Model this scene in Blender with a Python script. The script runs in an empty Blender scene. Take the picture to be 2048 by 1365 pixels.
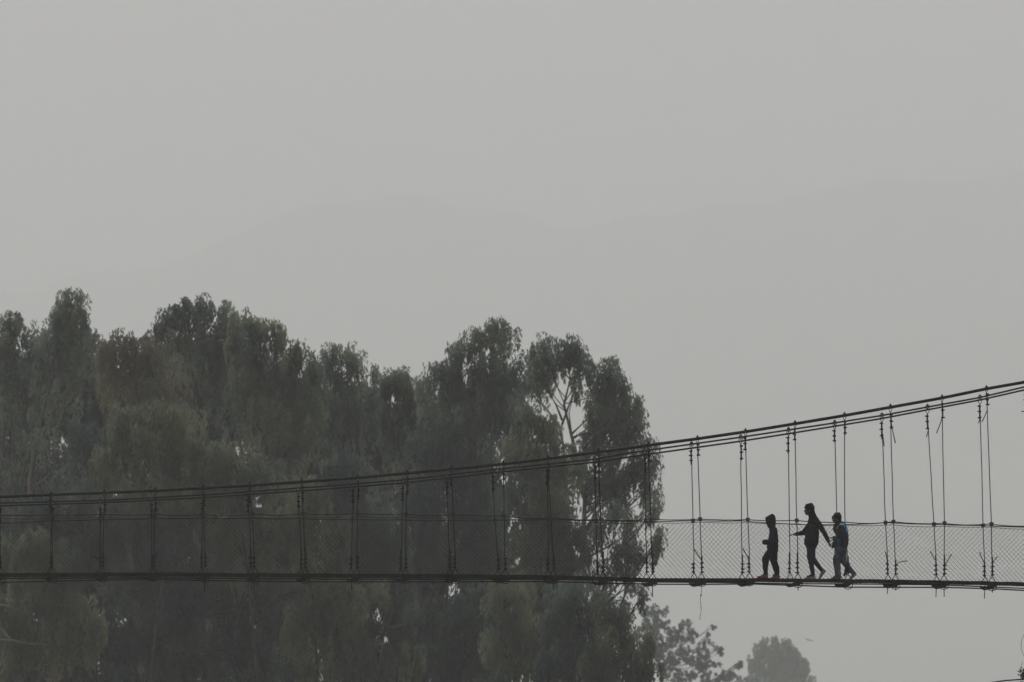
import bpy, bmesh, math, random
import numpy as np
from mathutils import Vector, Matrix, noise
R = math.radians
SC = bpy.context.scene
COL = SC.collection
# ------------------------------------------------------------------ camera
FOCAL, SENS = 200.0, 36.0
F = FOCAL / SENS * 2048.0
DIST, CAMZ, PITCH = 113.5, 2.0, R(4.0)
cam = bpy.data.objects.new('camera', bpy.data.cameras.new('camera'))
COL.objects.link(cam)
cam.data.lens = FOCAL; cam.data.sensor_width = SENS
cam.data.clip_start = 0.5; cam.data.clip_end = 40000
cam.location = (0, -DIST, CAMZ); cam.rotation_euler = (R(90) + PITCH, 0, 0)
SC.camera = cam
cam.data.dof.use_dof = True; cam.data.dof.focus_distance = DIST + 0.5; cam.data.dof.aperture_fstop = 4.5
# ------------------------------------------------------------------ sky, sun, exposure
world = bpy.data.worlds.new('World'); SC.world = world; world.use_nodes = True
nt = world.node_tree; nt.nodes.clear()
sky = nt.nodes.new('ShaderNodeTexSky'); sky.sky_type = 'NISHITA'; sky.sun_disc = False
SUN_EL, SUN_ROT = 50, -25
sky.sun_elevation = R(SUN_EL); sky.sun_rotation = R(SUN_ROT)
sky.air_density = 1.0; sky.dust_density = 8.0; sky.ozone_density = 1.0
hs = nt.nodes.new('ShaderNodeHueSaturation'); hs.inputs['Saturation'].default_value = 0.25
mx = nt.nodes.new('ShaderNodeMix'); mx.data_type = 'RGBA'; mx.inputs[0].default_value = 0.75
mx.inputs[7].default_value = (8.25, 7.62, 7.36, 1)        # an even layer of cloud and smoke under the sky
bg = nt.nodes.new('ShaderNodeBackground'); bg.inputs['Strength'].default_value = 0.079
wo = nt.nodes.new('ShaderNodeOutputWorld')
nt.links.new(sky.outputs[0], hs.inputs['Color']); nt.links.new(hs.outputs[0], mx.inputs[6])
nt.links.new(mx.outputs[2], bg.inputs['Color']); nt.links.new(bg.outputs[0], wo.inputs['Surface'])
sd = bpy.data.lights.new('sun', 'SUN'); sun = bpy.data.objects.new('sun', sd); COL.objects.link(sun)
sd.energy = 0.85; sd.angle = R(25); sd.color = (1.0, 0.97, 0.93)
sun.rotation_euler = (R(90 - SUN_EL), 0, R(180 - SUN_ROT)); sun.location = (0, 0, 60)
SC.view_settings.view_transform = 'Standard'; SC.view_settings.look = 'None'
SC.view_settings.exposure = 0.0; SC.view_settings.gamma = 1.0
try: SC.view_settings.use_curve_mapping = False
except Exception: pass
SC.render.engine = 'CYCLES'
SC.cycles.use_denoising = True
SC.cycles.max_bounces = 12; SC.cycles.volume_bounces = 12
SC.cycles.diffuse_bounces = 4; SC.cycles.glossy_bounces = 1
SC.cycles.use_adaptive_sampling = False
rng = random.Random(7); nrng = np.random.default_rng(11)

# ------------------------------------------------------------------ helpers
def W(px, py, Y=0.0):
    """the point at depth Y seen at pixel (px, py) of the 2048 x 1365 photograph (used to read measurements off it)"""
    u = (px - 1024.0) / F; v = (682.5 - py) / F
    dy = math.cos(PITCH) - v * math.sin(PITCH); dz = math.sin(PITCH) + v * math.cos(PITCH)
    t = (Y + DIST) / dy
    return Vector((u * t, Y, CAMZ + dz * t))
def tab(d):
    k = sorted(d); v = [d[a] for a in k]
    def f(x):
        if x > k[-1]: return v[-1] + (x - k[-1]) * (v[-1] - v[-2]) / (k[-1] - k[-2])
        if x < k[0]: return v[0]
        return float(np.interp(x, k, v))
    return f

def mat(name, col, rough=0.75, metal=0.0, var=0.25, scale=3.0, col2=None, bump=0.0, spec=0.2):
    m = bpy.data.materials.new(name); m.use_nodes = True
    n = m.node_tree; b = n.nodes['Principled BSDF']
    if 'cloth' in name or name in ('denim', 'grey_trouser'): spec = 0.08
    tc = n.nodes.new('ShaderNodeTexCoord'); no = n.nodes.new('ShaderNodeTexNoise')
    no.inputs['Scale'].default_value = scale; no.inputs['Detail'].default_value = 4
    n.links.new(tc.outputs['Object'], no.inputs['Vector'])
    cr = n.nodes.new('ShaderNodeValToRGB')
    c2 = col2 or tuple(min(1, c * (1 + var)) for c in col)
    c1 = tuple(c * (1 - var) for c in col)
    cr.color_ramp.elements[0].position = 0.35; cr.color_ramp.elements[0].color = (*c1, 1)
    cr.color_ramp.elements[1].position = 0.65; cr.color_ramp.elements[1].color = (*c2, 1)
    n.links.new(no.outputs[0], cr.inputs[0]); n.links.new(cr.outputs[0], b.inputs['Base Color'])
    b.inputs['Roughness'].default_value = rough; b.inputs['Metallic'].default_value = metal
    b.inputs['Specular IOR Level'].default_value = spec
    if bump:
        n2 = n.nodes.new('ShaderNodeTexNoise'); n2.inputs['Scale'].default_value = scale * 12
        bp = n.nodes.new('ShaderNodeBump'); bp.inputs['Strength'].default_value = bump; bp.inputs['Distance'].default_value = 0.01
        n.links.new(tc.outputs['Object'], n2.inputs['Vector']); n.links.new(n2.outputs[0], bp.inputs['Height'])
        n.links.new(bp.outputs[0], b.inputs['Normal'])
    return m

M = dict(
    cable=mat('cable_steel', (0.017, 0.016, 0.014), 0.65, 0.0, 0.3, 6, bump=0.3),
    rope=mat('rope_steel', (0.016, 0.0155, 0.014), 0.7, 0.0, 0.35, 9),
    clip=mat('clip_iron', (0.012, 0.0115, 0.010), 0.7),
    zinc=mat('zinc_saddle', (0.13, 0.13, 0.12), 0.5, 0.3, 0.5, 8),
    plate=mat('rail_plate', (0.045, 0.044, 0.038), 0.7, 0.0, 0.35, 20),
    deck=mat('deck_steel', (0.018, 0.0175, 0.014), 0.85, 0.0, 0.45, 5, bump=0.5),
    beam=mat('beam_steel', (0.018, 0.018, 0.017), 0.8, 0.0, 0.3, 9),
    net=mat('net_wire', (0.055, 0.055, 0.05), 0.6),
    skin=mat('skin', (0.085, 0.046, 0.032), 0.55, var=0.1),
    navy=mat('navy_cloth', (0.012, 0.015, 0.022), 0.9, var=0.25, scale=14, bump=0.3),
    black=mat('black_cloth', (0.011, 0.012, 0.015), 0.9, var=0.25, scale=14, bump=0.3),
    hood=mat('hood_cloth', (0.010, 0.011, 0.012), 0.95, var=0.2, scale=20, bump=0.3),
    denim=mat('denim', (0.018, 0.027, 0.045), 0.9, var=0.35, scale=12, bump=0.3),
    grey_trouser=mat('grey_trouser', (0.080, 0.096, 0.130), 0.9, var=0.5, scale=7, bump=0.3),
    slate=mat('slate_cloth', (0.034, 0.032, 0.048), 0.9, var=0.45, scale=7, bump=0.3),
    blue=mat('blue_cloth', (0.12, 0.34, 0.58), 0.85, var=0.3, scale=7, bump=0.2),
    deepblue=mat('deep_blue_cloth', (0.03, 0.10, 0.23), 0.85, var=0.3, scale=7, bump=0.2),
    piping=mat('piping_white', (0.35, 0.38, 0.42), 0.8),
    hair=mat('hair', (0.008, 0.007, 0.006), 0.6, var=0.3, scale=30, bump=0.5),
    pink=mat('pink_shoe', (0.20, 0.05, 0.065), 0.7, var=0.25, scale=20),
    sole=mat('dark_sole', (0.03, 0.02, 0.02), 0.8),
    cream=mat('cream_shoe', (0.24, 0.20, 0.14), 0.7, var=0.3, scale=20),
    redheel=mat('red_heel', (0.30, 0.05, 0.06), 0.7),
    grey_shoe=mat('grey_shoe', (0.09, 0.085, 0.07), 0.7, var=0.3, scale=20),
    boot=mat('black_boot', (0.010, 0.010, 0.010), 0.6),
    cord=mat('cord', (0.06, 0.055, 0.045), 0.9),
    feather=mat('feather', (0.42, 0.42, 0.42), 0.9),
    creeper=mat('creeper_leaf', (0.035, 0.05, 0.025), 0.7),
)

def tag(o, label=None, cat=None, group=None, kind=None):
    if label: o['label'] = label
    if cat: o['category'] = cat
    if group: o['group'] = group
    if kind: o['kind'] = kind
    return o
def empty(name, loc=(0, 0, 0)):
    o = bpy.data.objects.new(name, None); o.location = loc; o.empty_display_size = 0.2
    COL.objects.link(o); return o
def link(name, me, mats, parent=None, smooth=True):
    o = bpy.data.objects.new(name, me); COL.objects.link(o)
    for m in (mats if isinstance(mats, (list, tuple)) else [mats]): me.materials.append(m)
    if smooth and len(me.polygons): me.polygons.foreach_set('use_smooth', [True] * len(me.polygons))
    if parent is not None:
        o.parent = parent; o.matrix_parent_inverse = Matrix.Translation(parent.location).inverted()
    return o

class MB:
    """collects tubes and boxes into one mesh"""
    def __init__(s): s.v = []; s.f = []
    def tube(s, pts, r, n=6, cap=True):
        pts = [Vector(p) for p in pts]; k = len(pts)
        rs = r if isinstance(r, (list, tuple)) else [r] * k
        b = len(s.v); up = None
        for i, p in enumerate(pts):
            d = (pts[min(i + 1, k - 1)] - pts[max(i - 1, 0)]).normalized()
            if up is None:
                a = Vector((0, 1, 0)) if abs(d.y) < 0.8 else Vector((1, 0, 0))
            else: a = up
            x = d.cross(a).normalized(); up = x.cross(d).normalized()
            for j in range(n):
                t = 2 * math.pi * j / n
                s.v.append(p + (x * math.cos(t) + up * math.sin(t)) * rs[i])
        for i in range(k - 1):
            for j in range(n):
                a = b + i * n + j; c = b + i * n + (j + 1) % n
                s.f.append((a, c, c + n, a + n))
        if cap:
            s.f.append(tuple(b + j for j in range(n))[::-1]); s.f.append(tuple(b + (k - 1) * n + j for j in range(n)))
        return s
    def box(s, c, size, rot=None):
        c = Vector(c); b = len(s.v); hx, hy, hz = [q / 2 for q in size]
        for x in (-hx, hx):
            for y in (-hy, hy):
                for z in (-hz, hz):
                    p = Vector((x, y, z))
                    if rot is not None: p = rot @ p
                    s.v.append(c + p)
        for q in ((0, 1, 3, 2), (4, 6, 7, 5), (0, 4, 5, 1), (2, 3, 7, 6), (0, 2, 6, 4), (1, 5, 7, 3)):
            s.f.append(tuple(b + i for i in q))
        return s
    def build(s, name, m, parent=None, smooth=False):
        me = bpy.data.meshes.new(name); me.from_pydata([tuple(v) for v in s.v], [], s.f); me.update()
        return link(name, me, m, parent, smooth)

def blob(name, prims, vox, parent, mats, matfn=None, sm=6, amp=0.0, fr=18.0):
    """one continuous surface grown round tapered limbs and ellipsoids"""
    bm = bmesh.new()
    for p in prims:
        if p[0] == 'c':
            _, a, ra, b, rb = p; a = Vector(a); b = Vector(b); L = (b - a).length
            for c, r in ((a, ra), (b, rb)):
                bmesh.ops.create_icosphere(bm, subdivisions=3, radius=r, matrix=Matrix.Translation(c))
            if L > 1e-4:
                q = (b - a).to_track_quat('Z', 'Y').to_matrix().to_4x4()
                bmesh.ops.create_cone(bm, cap_ends=True, segments=20, radius1=ra, radius2=rb, depth=L, matrix=Matrix.Translation((a + b) / 2) @ q)
        else:
            _, c, rr = p[:3]; rot = Matrix.Rotation(p[3], 4, 'Y') if len(p) > 3 else Matrix.Identity(4)
            bmesh.ops.create_icosphere(bm, subdivisions=4, radius=1, matrix=Matrix.Translation(c) @ rot @ Matrix.Diagonal((*rr, 1)))
    me = bpy.data.meshes.new(name + '_src'); bm.to_mesh(me); bm.free()
    t = bpy.data.objects.new(name + '_src', me); COL.objects.link(t)
    md = t.modifiers.new('r', 'REMESH'); md.mode = 'VOXEL'; md.voxel_size = vox
    if sm:
        s = t.modifiers.new('s', 'SMOOTH'); s.iterations = sm; s.factor = 0.5
    dg = bpy.context.evaluated_depsgraph_get(); dg.update()
    out = bpy.data.meshes.new_from_object(t.evaluated_get(dg)); out.name = name
    bpy.data.objects.remove(t); bpy.data.meshes.remove(me)
    if amp:
        nv = len(out.vertices); co = np.empty(nv * 3, np.float32); no = np.empty(nv * 3, np.float32)
        out.vertices.foreach_get('co', co); out.vertices.foreach_get('normal', no); co = co.reshape(-1, 3); no = no.reshape(-1, 3)
        q = [noise.noise(Vector((a * fr, b * fr, c * fr * 1.6))) + 0.5 * noise.noise(Vector((a * fr * 2.3, b * fr * 2.3, c * fr * 2.3))) for a, b, c in co.tolist()]
        co = co + no * (np.array(q, np.float32) * amp)[:, None]
        out.vertices.foreach_set('co', co.ravel()); out.update()
    out.materials.clear()
    o = link(name, out, mats, parent)
    if matfn:
        for p in out.polygons: p.material_index = matfn(p.center)
    return o

# ------------------------------------------------------------------ ground, river, hills
def river_x(y): return 2 + 0.0016 * y * y if y < 150 else 38 + (y - 150) * 0.55
def ground_z(x, y):
    d = abs(x - river_x(y)) - 10
    base = -1.2 + 1.9 * min(1, max(0, (d + 3) / 6)) if d < 3 else 0.7
    return base + 0.25 * noise.noise(Vector((x * 0.06, y * 0.06, 0))) * min(1, max(0.2, d / 10))
xs = sorted(set([-9500, -5000, -2500, -1200, -600, -300] + list(range(-200, 260, 4)) + [300, 600, 1200, 2500, 5000, 9500]))
ys = sorted(set([-9500, -4000, -1500, -600, -300] + list(range(-200, 300, 6)) + list(range(300, 800, 40)) + [1200, 2000, 3500, 6000, 9700]))
gv = [(x, y, ground_z(x, y) if abs(x) < 300 and y < 800 and y > -300 else 0.7) for y in ys for x in xs]
nx = len(xs)
gf = [(j * nx + i, j * nx + i + 1, (j + 1) * nx + i + 1, (j + 1) * nx + i) for j in range(len(ys) - 1) for i in range(nx - 1)]
me = bpy.data.meshes.new('ground'); me.from_pydata(gv, [], gf)
ground = link('ground', me, mat('ground_gravel_and_grass', (0.34, 0.32, 0.28), 0.95, var=0.15, scale=0.15, col2=(0.24, 0.235, 0.17), bump=0.4)); tag(ground, kind='structure')
rv = []; rf = []
for i, y in enumerate(range(-280, 700, 10)):
    rv += [(river_x(y) - 13, y, 0.0), (river_x(y) + 13, y, 0.0)]
    if i: rf.append((2 * i - 2, 2 * i - 1, 2 * i + 1, 2 * i))
me = bpy.data.meshes.new('river'); me.from_pydata(rv, [], rf)
river = link('river', me, mat('river_water', (0.05, 0.065, 0.06), 0.12, var=0.2, scale=0.6, bump=0.5, spec=0.5)); tag(river, kind='structure')

HY = 8600.0
ridge = tab({-600: 640, -100: 600, 200: 560, 400: 505, 520: 440, 650: 402, 760: 390, 880: 397, 1000: 432, 1100: 462, 1250: 440, 1400: 415, 1600: 388, 1800: 362, 2048: 345, 2300: 352, 2700: 420})
hv = []; hf = []; NX, NY = 160, 26
for j in range(NY):
    tj = j / (NY - 1)
    for i in range(NX):
        px = -600 + 3300 * i / (NX - 1)
        top = W(px, ridge(px), HY)
        y = HY - 1600 * (1 - tj)
        x = top.x + 160 * noise.noise(Vector((i * 0.1, tj * 4, 3)))*(1-tj)
        z = 0.5 + (top.z - 0.5) * (tj ** 1.2) + (22 * noise.noise(Vector((i * 0.12, tj * 5, 0))) + 7 * noise.noise(Vector((i * 0.5, tj * 13, 7)))) * min(1, 3 * tj)
        hv.append((x, y, z))
for i in range(NX): hv.append((hv[(NY - 1) * NX + i][0], HY + 1000, 0.5))
for j in range(NY):
    for i in range(NX - 1):
        a = j * NX + i; hf.append((a, a + 1, a + 1 + NX, a + NX))
me = bpy.data.meshes.new('hills'); me.from_pydata(hv, [], hf)
tag(link('hills', me, mat('hill_forest', (0.11, 0.125, 0.11), 0.95, var=0.2, scale=0.01)), kind='structure')

# ------------------------------------------------------------------ the footbridge
NY_, FY_ = -0.6, 0.6
bridge = empty('suspension_footbridge', (0, 0, W(1024, 1152).z))
tag(bridge, 'rusty dark suspension footbridge with wire hangers and netting crossing the whole view', 'footbridge')
cab = tab({-260: 1001, 0: 994, 102: 989.5, 209: 986, 311: 981.5, 407: 976.5, 500: 971, 604: 964, 712: 956, 814: 947, 904: 938, 1006: 928.5, 1098: 917.5, 1197: 904.5,
           1297: 891, 1395: 878, 1491: 864, 1590: 848, 1689: 831.5, 1781: 815, 1884: 796.5, 1973: 778, 2048: 765, 2072: 760, 2170: 738, 2300: 708})
c_up = tab({-260: 1012, 0: 1006.5, 209: 1001, 407: 990, 640: 973.5, 804: 960.6, 983: 940, 1188: 919, 1260: 906, 1382: 889, 1481: 875, 1576: 860.5, 1660: 847.7, 1764: 831.5,
            1855: 814.5, 1960: 795.5, 2048: 774.5, 2170: 748, 2300: 718})
c_lo = tab({-260: 1017, 0: 1012, 209: 1005.6, 407: 995.4, 640: 979.2, 804: 966.5, 983: 946.3, 1188: 925, 1260: 914, 1382: 897, 1481: 883, 1576: 868, 1660: 854.5, 1764: 837.5,
            1855: 820, 1960: 800.5, 2048: 780.5, 2170: 755, 2300: 725})
PXS = list(range(-860, 2921, 20))
MB().tube([W(x, cab(x), NY_) for x in PXS], 0.031, 10).build('main_cable', M['cable'], bridge, True)
MB().tube([W(x, c_up(x), FY_) for x in PXS], 0.0175, 8).build('main_cable', M['cable'], bridge, True)
MB().tube([W(x, c_lo(x), FY_ + 0.05) for x in PXS], 0.0175, 8).build('main_cable', M['cable'], bridge, True)

# hangers: (near top, near bottom, far top, far bottom)
HG = [(-198, -196, -204, -206), (-98, -95, -103, -106), (-2, 1, 0, -4), (102, 105, 105, 100.5), (209, 205.5, 200, 200), (311, 307.5, 302, 303.5), (407, 410, 406, 404), (500, 509, 497, 502), (604, 610, 596, 602),
      (716, 713.5, 707, 703), (814, 811, 806.5, 802), (903, 911, 893, 899), (1006.5, 1010, 985, 996), (1096, 1107, 1095, 1097), (1197, 1206, 1189.5, 1194), (1297, 1305, 1289.5, 1293),
      (1395, 1403, 1383, 1388), (1491, 1499, 1481.5, 1484), (1590, 1596, 1577, 1580), (1689, 1696, 1669.5, 1679), (1781, 1791, 1764, 1776), (1884, 1888, 1855, 1873), (1973, 1984, 1960, 1970),
      (2070, 2080, 2052, 2066), (2166, 2177, 2144, 2160), (2262, 2274, 2236, 2254)]
HG = [(-198 - 99 * i, -196 - 99 * i, -203 - 99 * i, -205 - 99 * i) for i in range(6, 0, -1)] + HG + [(2262 + 97 * i, 2274 + 97 * i, 2232 + 96 * i, 2250 + 96 * i) for i in range(1, 7)]
deck_t = tab({-260: 1150, 0: 1147, 100: 1146.5, 205: 1146, 300: 1145.6, 407: 1146.3, 510: 1147, 640: 1148, 900: 1149, 1100: 1151, 1206: 1154.5, 1305: 1157, 1403: 1157.2, 1499: 1157, 1596: 1157.8,
              1696: 1158.8, 1791: 1160, 1888: 1161.6, 1984: 1164, 2080: 1165.5, 2300: 1169})
rail_n = tab({-260: 1031, 0: 1030.6, 100: 1030, 209: 1028.8, 400: 1030, 500: 1028.5, 605: 1028, 713: 1027, 813: 1029, 900: 1029.5, 1007: 1032, 1100: 1036, 1200: 1039.5, 1299: 1038.7, 1398: 1038.7, 1495: 1039.8,
              1593: 1041.6, 1690: 1045, 1787: 1044, 1889: 1047, 1983: 1048.8, 2075: 1052, 2300: 1056})
rail_f = tab({-260: 1056, 0: 1046.6, 102: 1041.5, 200: 1039.4, 407: 1036, 600: 1037.5, 704: 1039.5, 802: 1040, 900: 1041, 995: 1041, 1097: 1038.5, 1194: 1042, 1291: 1043, 1386: 1041.8, 1483: 1042,
              1581: 1048.5, 1674: 1049, 1771: 1045.8, 1868: 1049, 1966: 1051.6, 2060: 1055, 2300: 1060})
low_n = tab({-260: 1168, 0: 1165.7, 100: 1162.6, 209: 1160.6, 307: 1158.8, 407: 1161.6, 505: 1162.8, 640: 1164, 900: 1164, 1100: 1163.6, 1206: 1166.5, 1305: 1168.8, 1403: 1169.3, 1499: 1168.3, 1596: 1171.5,
             1696: 1174.8, 1791: 1175, 1888: 1175.2, 1984: 1178, 2080: 1183, 2300: 1190})
low_f = tab({-260: 1160, 0: 1157.5, 209: 1156.5, 307: 1156.0, 407: 1157, 640: 1158.6, 900: 1159, 1100: 1158.6, 1206: 1161.2, 1305: 1164.6, 1403: 1165.3, 1484: 1166, 1580: 1168, 1679: 1168.3,
             1776: 1169, 1873: 1170, 1970: 1174, 2066: 1178, 2300: 1186})

def DZ(px): return W(px, deck_t(px), NY_).z
TAIL_UP = {('n', 1781): ((1782, 844), (1790.7, 887)), ('n', 1884): ((1884.8, 835), (1873, 867)), ('n', 1973): ((1975, 819), (1964, 844)),
           ('f', 1764): ((1765.5, 868), (1768.2, 893)), ('f', 1855): ((1857, 858), (1852.8, 874.6)), ('f', 1960): ((1961, 833), (1957, 847)), ('f', 2052): ((2055, 820), (2043, 823.5)),
           ('f', 209): None, ('n', 904): None}
TAIL_LO = {('f', 1764): [(1775.6, 1125.7), (1771, 1104)], ('n', 1781): [(1792, 1133), (1796, 1127), (1802, 1123.5), (1814, 1122.6)], ('f', 1855): [(1869.8, 1120), (1860.7, 1103)],
           ('n', 1884): [(1889.5, 1130), (1894, 1124), (1903, 1109)], ('f', 1960): [(1967.6, 1125.7), (1959, 1105)], ('n', 1973): [(1985, 1129), (1988, 1122), (1995, 1114)],
           ('n', 1395): [(1403, 1120.5), (1388.5, 1099)], ('n', 1491): [(1498.7, 1122), (1486, 1097)], ('n', 209): [(205, 1125), (188, 1113)], ('n', 311): [(309, 1120), (318, 1099)]}
ROD = {('n', 407): 1184, ('n', 500): 1184, ('f', 707): 1180, ('n', 903): 1191, ('n', 1096): 1180, ('n', 1197): 1181, ('n', 1297): 1194, ('n', 1590): 1181.5, ('f', 1764): 1188, ('n', 1781): 1181.5,
       ('f', 1855): 1194.5, ('n', 1884): 1194, ('f', 1960): 1197.5, ('n', 1973): 1186}

def hanger(side, tx, bx, k):
    Y = NY_ if side == 'n' else FY_
    rr = random.Random(int(tx * 10) + (5 if side == 'n' else 0))
    ytop = cab(tx) if side == 'n' else c_up(tx)
    rail = rail_n if side == 'n' else rail_f
    dpx = deck_t(bx) + (0 if side == 'n' else 1.2)
    apex = dpx - 11 + rr.uniform(-1, 1)
    side_x = rr.choice((-1, 1)) if tx < 1600 else (1 if side == 'n' else -1)
    y1 = ytop + (12 if side == 'n' else 15) + rr.uniform(-2, 3)      # first top clip
    y2 = y1 + 22 + rr.uniform(-3, 5)
    z1 = apex - rr.uniform(18, 22)                                     # highest bottom clip
    # straight wire with a slight wander, through the rail
    ry = rail(tx + (bx - tx) * 0.6)
    rx = tx + (bx - tx) * (0.62 if tx > 1350 else 0.5) + rr.uniform(-0.4, 0.4)
    if tx > 1640: rx = {('n', 1689): 1690, ('n', 1781): 1787, ('n', 1884): 1889, ('n', 1973): 1983, ('f', 1669.5): 1674, ('f', 1764): 1771, ('f', 1855): 1868, ('f', 1960): 1966}.get((side, tx), rx)
    P = lambda x, y, dy=0.0: W(x, y, Y + dy)
    pts = [P(tx, y1 - 3)]
    pts.append(P(tx + 0.12 * (rx - tx), y2))
    for t in (0.25, 0.5, 0.75): 
        y = y2 + (ry - y2) * t
        pts.append(P(tx + (rx - tx) * (0.12 + 0.88 * t) + rr.uniform(-0.5, 0.5), y))
    pts.append(P(rx, ry))
    for t in (0.35, 0.7):
        pts.append(P(rx + (bx - rx) * t + rr.uniform(-0.5, 0.5), ry + (z1 - ry) * t))
    pts += [P(bx + (rx - bx) * 0.06, z1), P(bx, apex)]
    m = MB(); r = 0.0102 if tx < 1300 else 0.0092
    m.tube(pts, r, 6)
    # doubled rope inside the clips, top and bottom
    ends = 2.1 * side_x
    m.tube([P(tx + 0.6 * side_x, y1 - 3), P(tx + 1.6 * side_x, y1 + 3), P(tx + 0.1 * (rx - tx) + 1.5 * side_x, y2 + rr.uniform(0, 8))], r, 5)
    m.tube([P(bx + 0.8 * side_x, apex), P(bx + 1.5 * side_x, apex - 8), P(bx + 0.1 * (rx - bx) + 1.5 * side_x, z1 - rr.uniform(2, 24))], r, 5)
    # loop over the cable
    w = 2.6 if side == 'n' else 3.4
    yb = (ytop - 4.2) if side == 'n' else ytop - 3
    m.tube([P(tx, y1 - 3), P(tx - w, y1 - 9, -0.01), P(tx - w, yb + 2, -0.035), P(tx, yb - 0.5, -0.0), P(tx + w, yb + 2, 0.035), P(tx + w, y1 - 9, 0.01), P(tx, y1 - 3)], 0.0072, 5)
    # sling round the crossbeam end
    bot = (low_n(bx) + 4.5) if side == 'n' else (low_f(bx) + 6.5)
    c = (dpx + bot) / 2
    loop = [(bx, apex), (bx - 4.2, apex + 6), (bx - 8, dpx + 3), (bx - 9.2, c + 2), (bx - 6.5, bot - 2), (bx, bot), (bx + 6.5, bot - 2), (bx + 9.2, c + 2), (bx + 8, dpx + 3), (bx + 4.2, apex + 6), (bx, apex)]
    m.tube([P(x, y, -0.02 + 0.04 * i / 10) for i, (x, y) in enumerate(loop)], 0.0088, 5)
    tu = TAIL_UP.get((side, tx)); 
    if tu: m.tube([P(*tu[0]), P((tu[0][0] * 0.5 + tu[1][0] * 0.5), (tu[0][1] + tu[1][1]) / 2 + 1), P(*tu[1])], [r, r * 1.05, r * 1.25], 5)
    tl = TAIL_LO.get((side, tx))
    if tl: m.tube([P(*q) for q in tl], [r] * (len(tl) - 1) + [r * 1.25], 5)
    rd = ROD.get((side, tx))
    if rd: m.tube([P(bx, dpx + 4, -0.03), P(bx + rr.uniform(-1.5, 1), rd, -0.03)], 0.0095, 5)
    h = m.build('hanger', M['rope'], bridge, True)
    # saddle on the cable
    s = MB(); s.box(P(tx, ytop - (3.4 if side == 'n' else 3.0)), (0.045 if side == 'n' else 0.06, 0.07, 0.035))
    s.box(P(tx, ytop - (5.8 if side == 'n' else 5.2)), (0.02, 0.03, 0.03))
    if side == 'f': s.box(P(tx, ytop + 2.5), (0.035, 0.05, 0.05))
    s.build('saddle', M['zinc'] if side == 'f' else M['cable'], h)
    for (q0, q1, sg) in ((y1, y2, side_x), (apex - 2, z1, side_x)):
        for t in (0, 0.48, 1.0):
            cl = MB()
            y = q0 + (q1 - q0) * t + rr.uniform(-1, 1)
            base = tx if q0 == y1 else bx
            x = base + (0.1 * (rx - tx) * t if q0 == y1 else 0.08 * (rx - bx) * t)
            cl.box(P(x + 0.8 * sg, y), (0.058, 0.045, 0.03), Matrix.Rotation(rr.uniform(-.2, .2), 3, 'Y'))
            cl.tube([P(x + 2 * sg, y - 0.4), P(x + (5.2 + rr.uniform(-.6, .5)) * sg, y + rr.uniform(-.8, .8))], 0.0115, 5)
            cl.build('rope_clip', M['clip'], h)
    if not (tx == 1689 or tx == 1481.5 or tx == 1577) and (side == 'n' or tx > 1150 or rr.random() < 0.5):
        MB().box(P(rx, ry), (0.076, 0.05, 0.076), Matrix.Rotation(rr.uniform(-.12, .12), 3, 'Y')).build('rail_plate', M['plate'], h)
    return h

for k, (nt_, nb, ft, fb) in enumerate(HG):
    hanger('n', nt_, nb, k); hanger('f', ft, fb, k)
    # crossbeam from the near loop to the far one, with half round seats at both ends
    zn = DZ(nb) - 0.088; 
    A = W(nb, 1160, NY_); B = W(fb, 1160, FY_); A.z = zn; B.z = zn - 0.004
    d = (B - A).normalized(); rot = Matrix.Rotation(math.atan2(-d.x, d.y), 3, 'Z')
    m = MB(); m.box((A + B) / 2 - Vector((0, 0, 0.012)), (0.07, (B - A).length + 0.12, 0.065), rot)
    for e in (A - d * 0.03, B + d * 0.03):
        n = 10; b0 = len(m.v)
        for yy in (-0.03, 0.03):
            for i in range(n + 1):
                t = math.pi * i / n
                m.v.append(e + rot @ Vector((0.098 * math.cos(t), yy, 0.032 - 0.066 * math.sin(t) ** 0.8)))
        q = n + 1
        m.f.append(tuple(range(b0, b0 + q))); m.f.append(tuple(range(b0 + 2 * q - 1, b0 + q - 1, -1)))
        for i in range(n): m.f.append((b0 + i + q, b0 + i + 1 + q, b0 + i + 1, b0 + i))
        m.f.append((b0, b0 + n, b0 + n + q, b0 + q))
    m.build('crossbeam', M['beam'], bridge)

# walkway: decking plates between two edge angles, with the lacing that ties the netting to them
HALF = 0.56
m = MB(); e1 = MB(); e2 = MB()
N = 440
dv = []
for i in range(N + 1):
    px = -860 + 3780 * i / N; x = W(px, 1150, 0).x; z = DZ(px) + 0.009 * noise.noise(Vector((x * 2.3, 0, 0)))
    dv.append((x, z))
def strip(mb, prof):
    b = len(mb.v); n = len(prof)
    for (x, z) in dv:
        for (yy, zz) in prof: mb.v.append(Vector((x, yy, z + zz)))
    for i in range(N):
        for j in range(n):
            a = b + i * n + j; c = b + i * n + (j + 1) % n
            mb.f.append((a, a + n, c + n, c))
    mb.f.append(tuple(b + j for j in range(n))); mb.f.append(tuple(b + N * n + j for j in range(n))[::-1])
strip(m, [(-HALF, -0.008), (HALF, -0.008), (HALF, -0.035), (-HALF, -0.035)])
m.build('decking', M['deck'], bridge)
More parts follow.
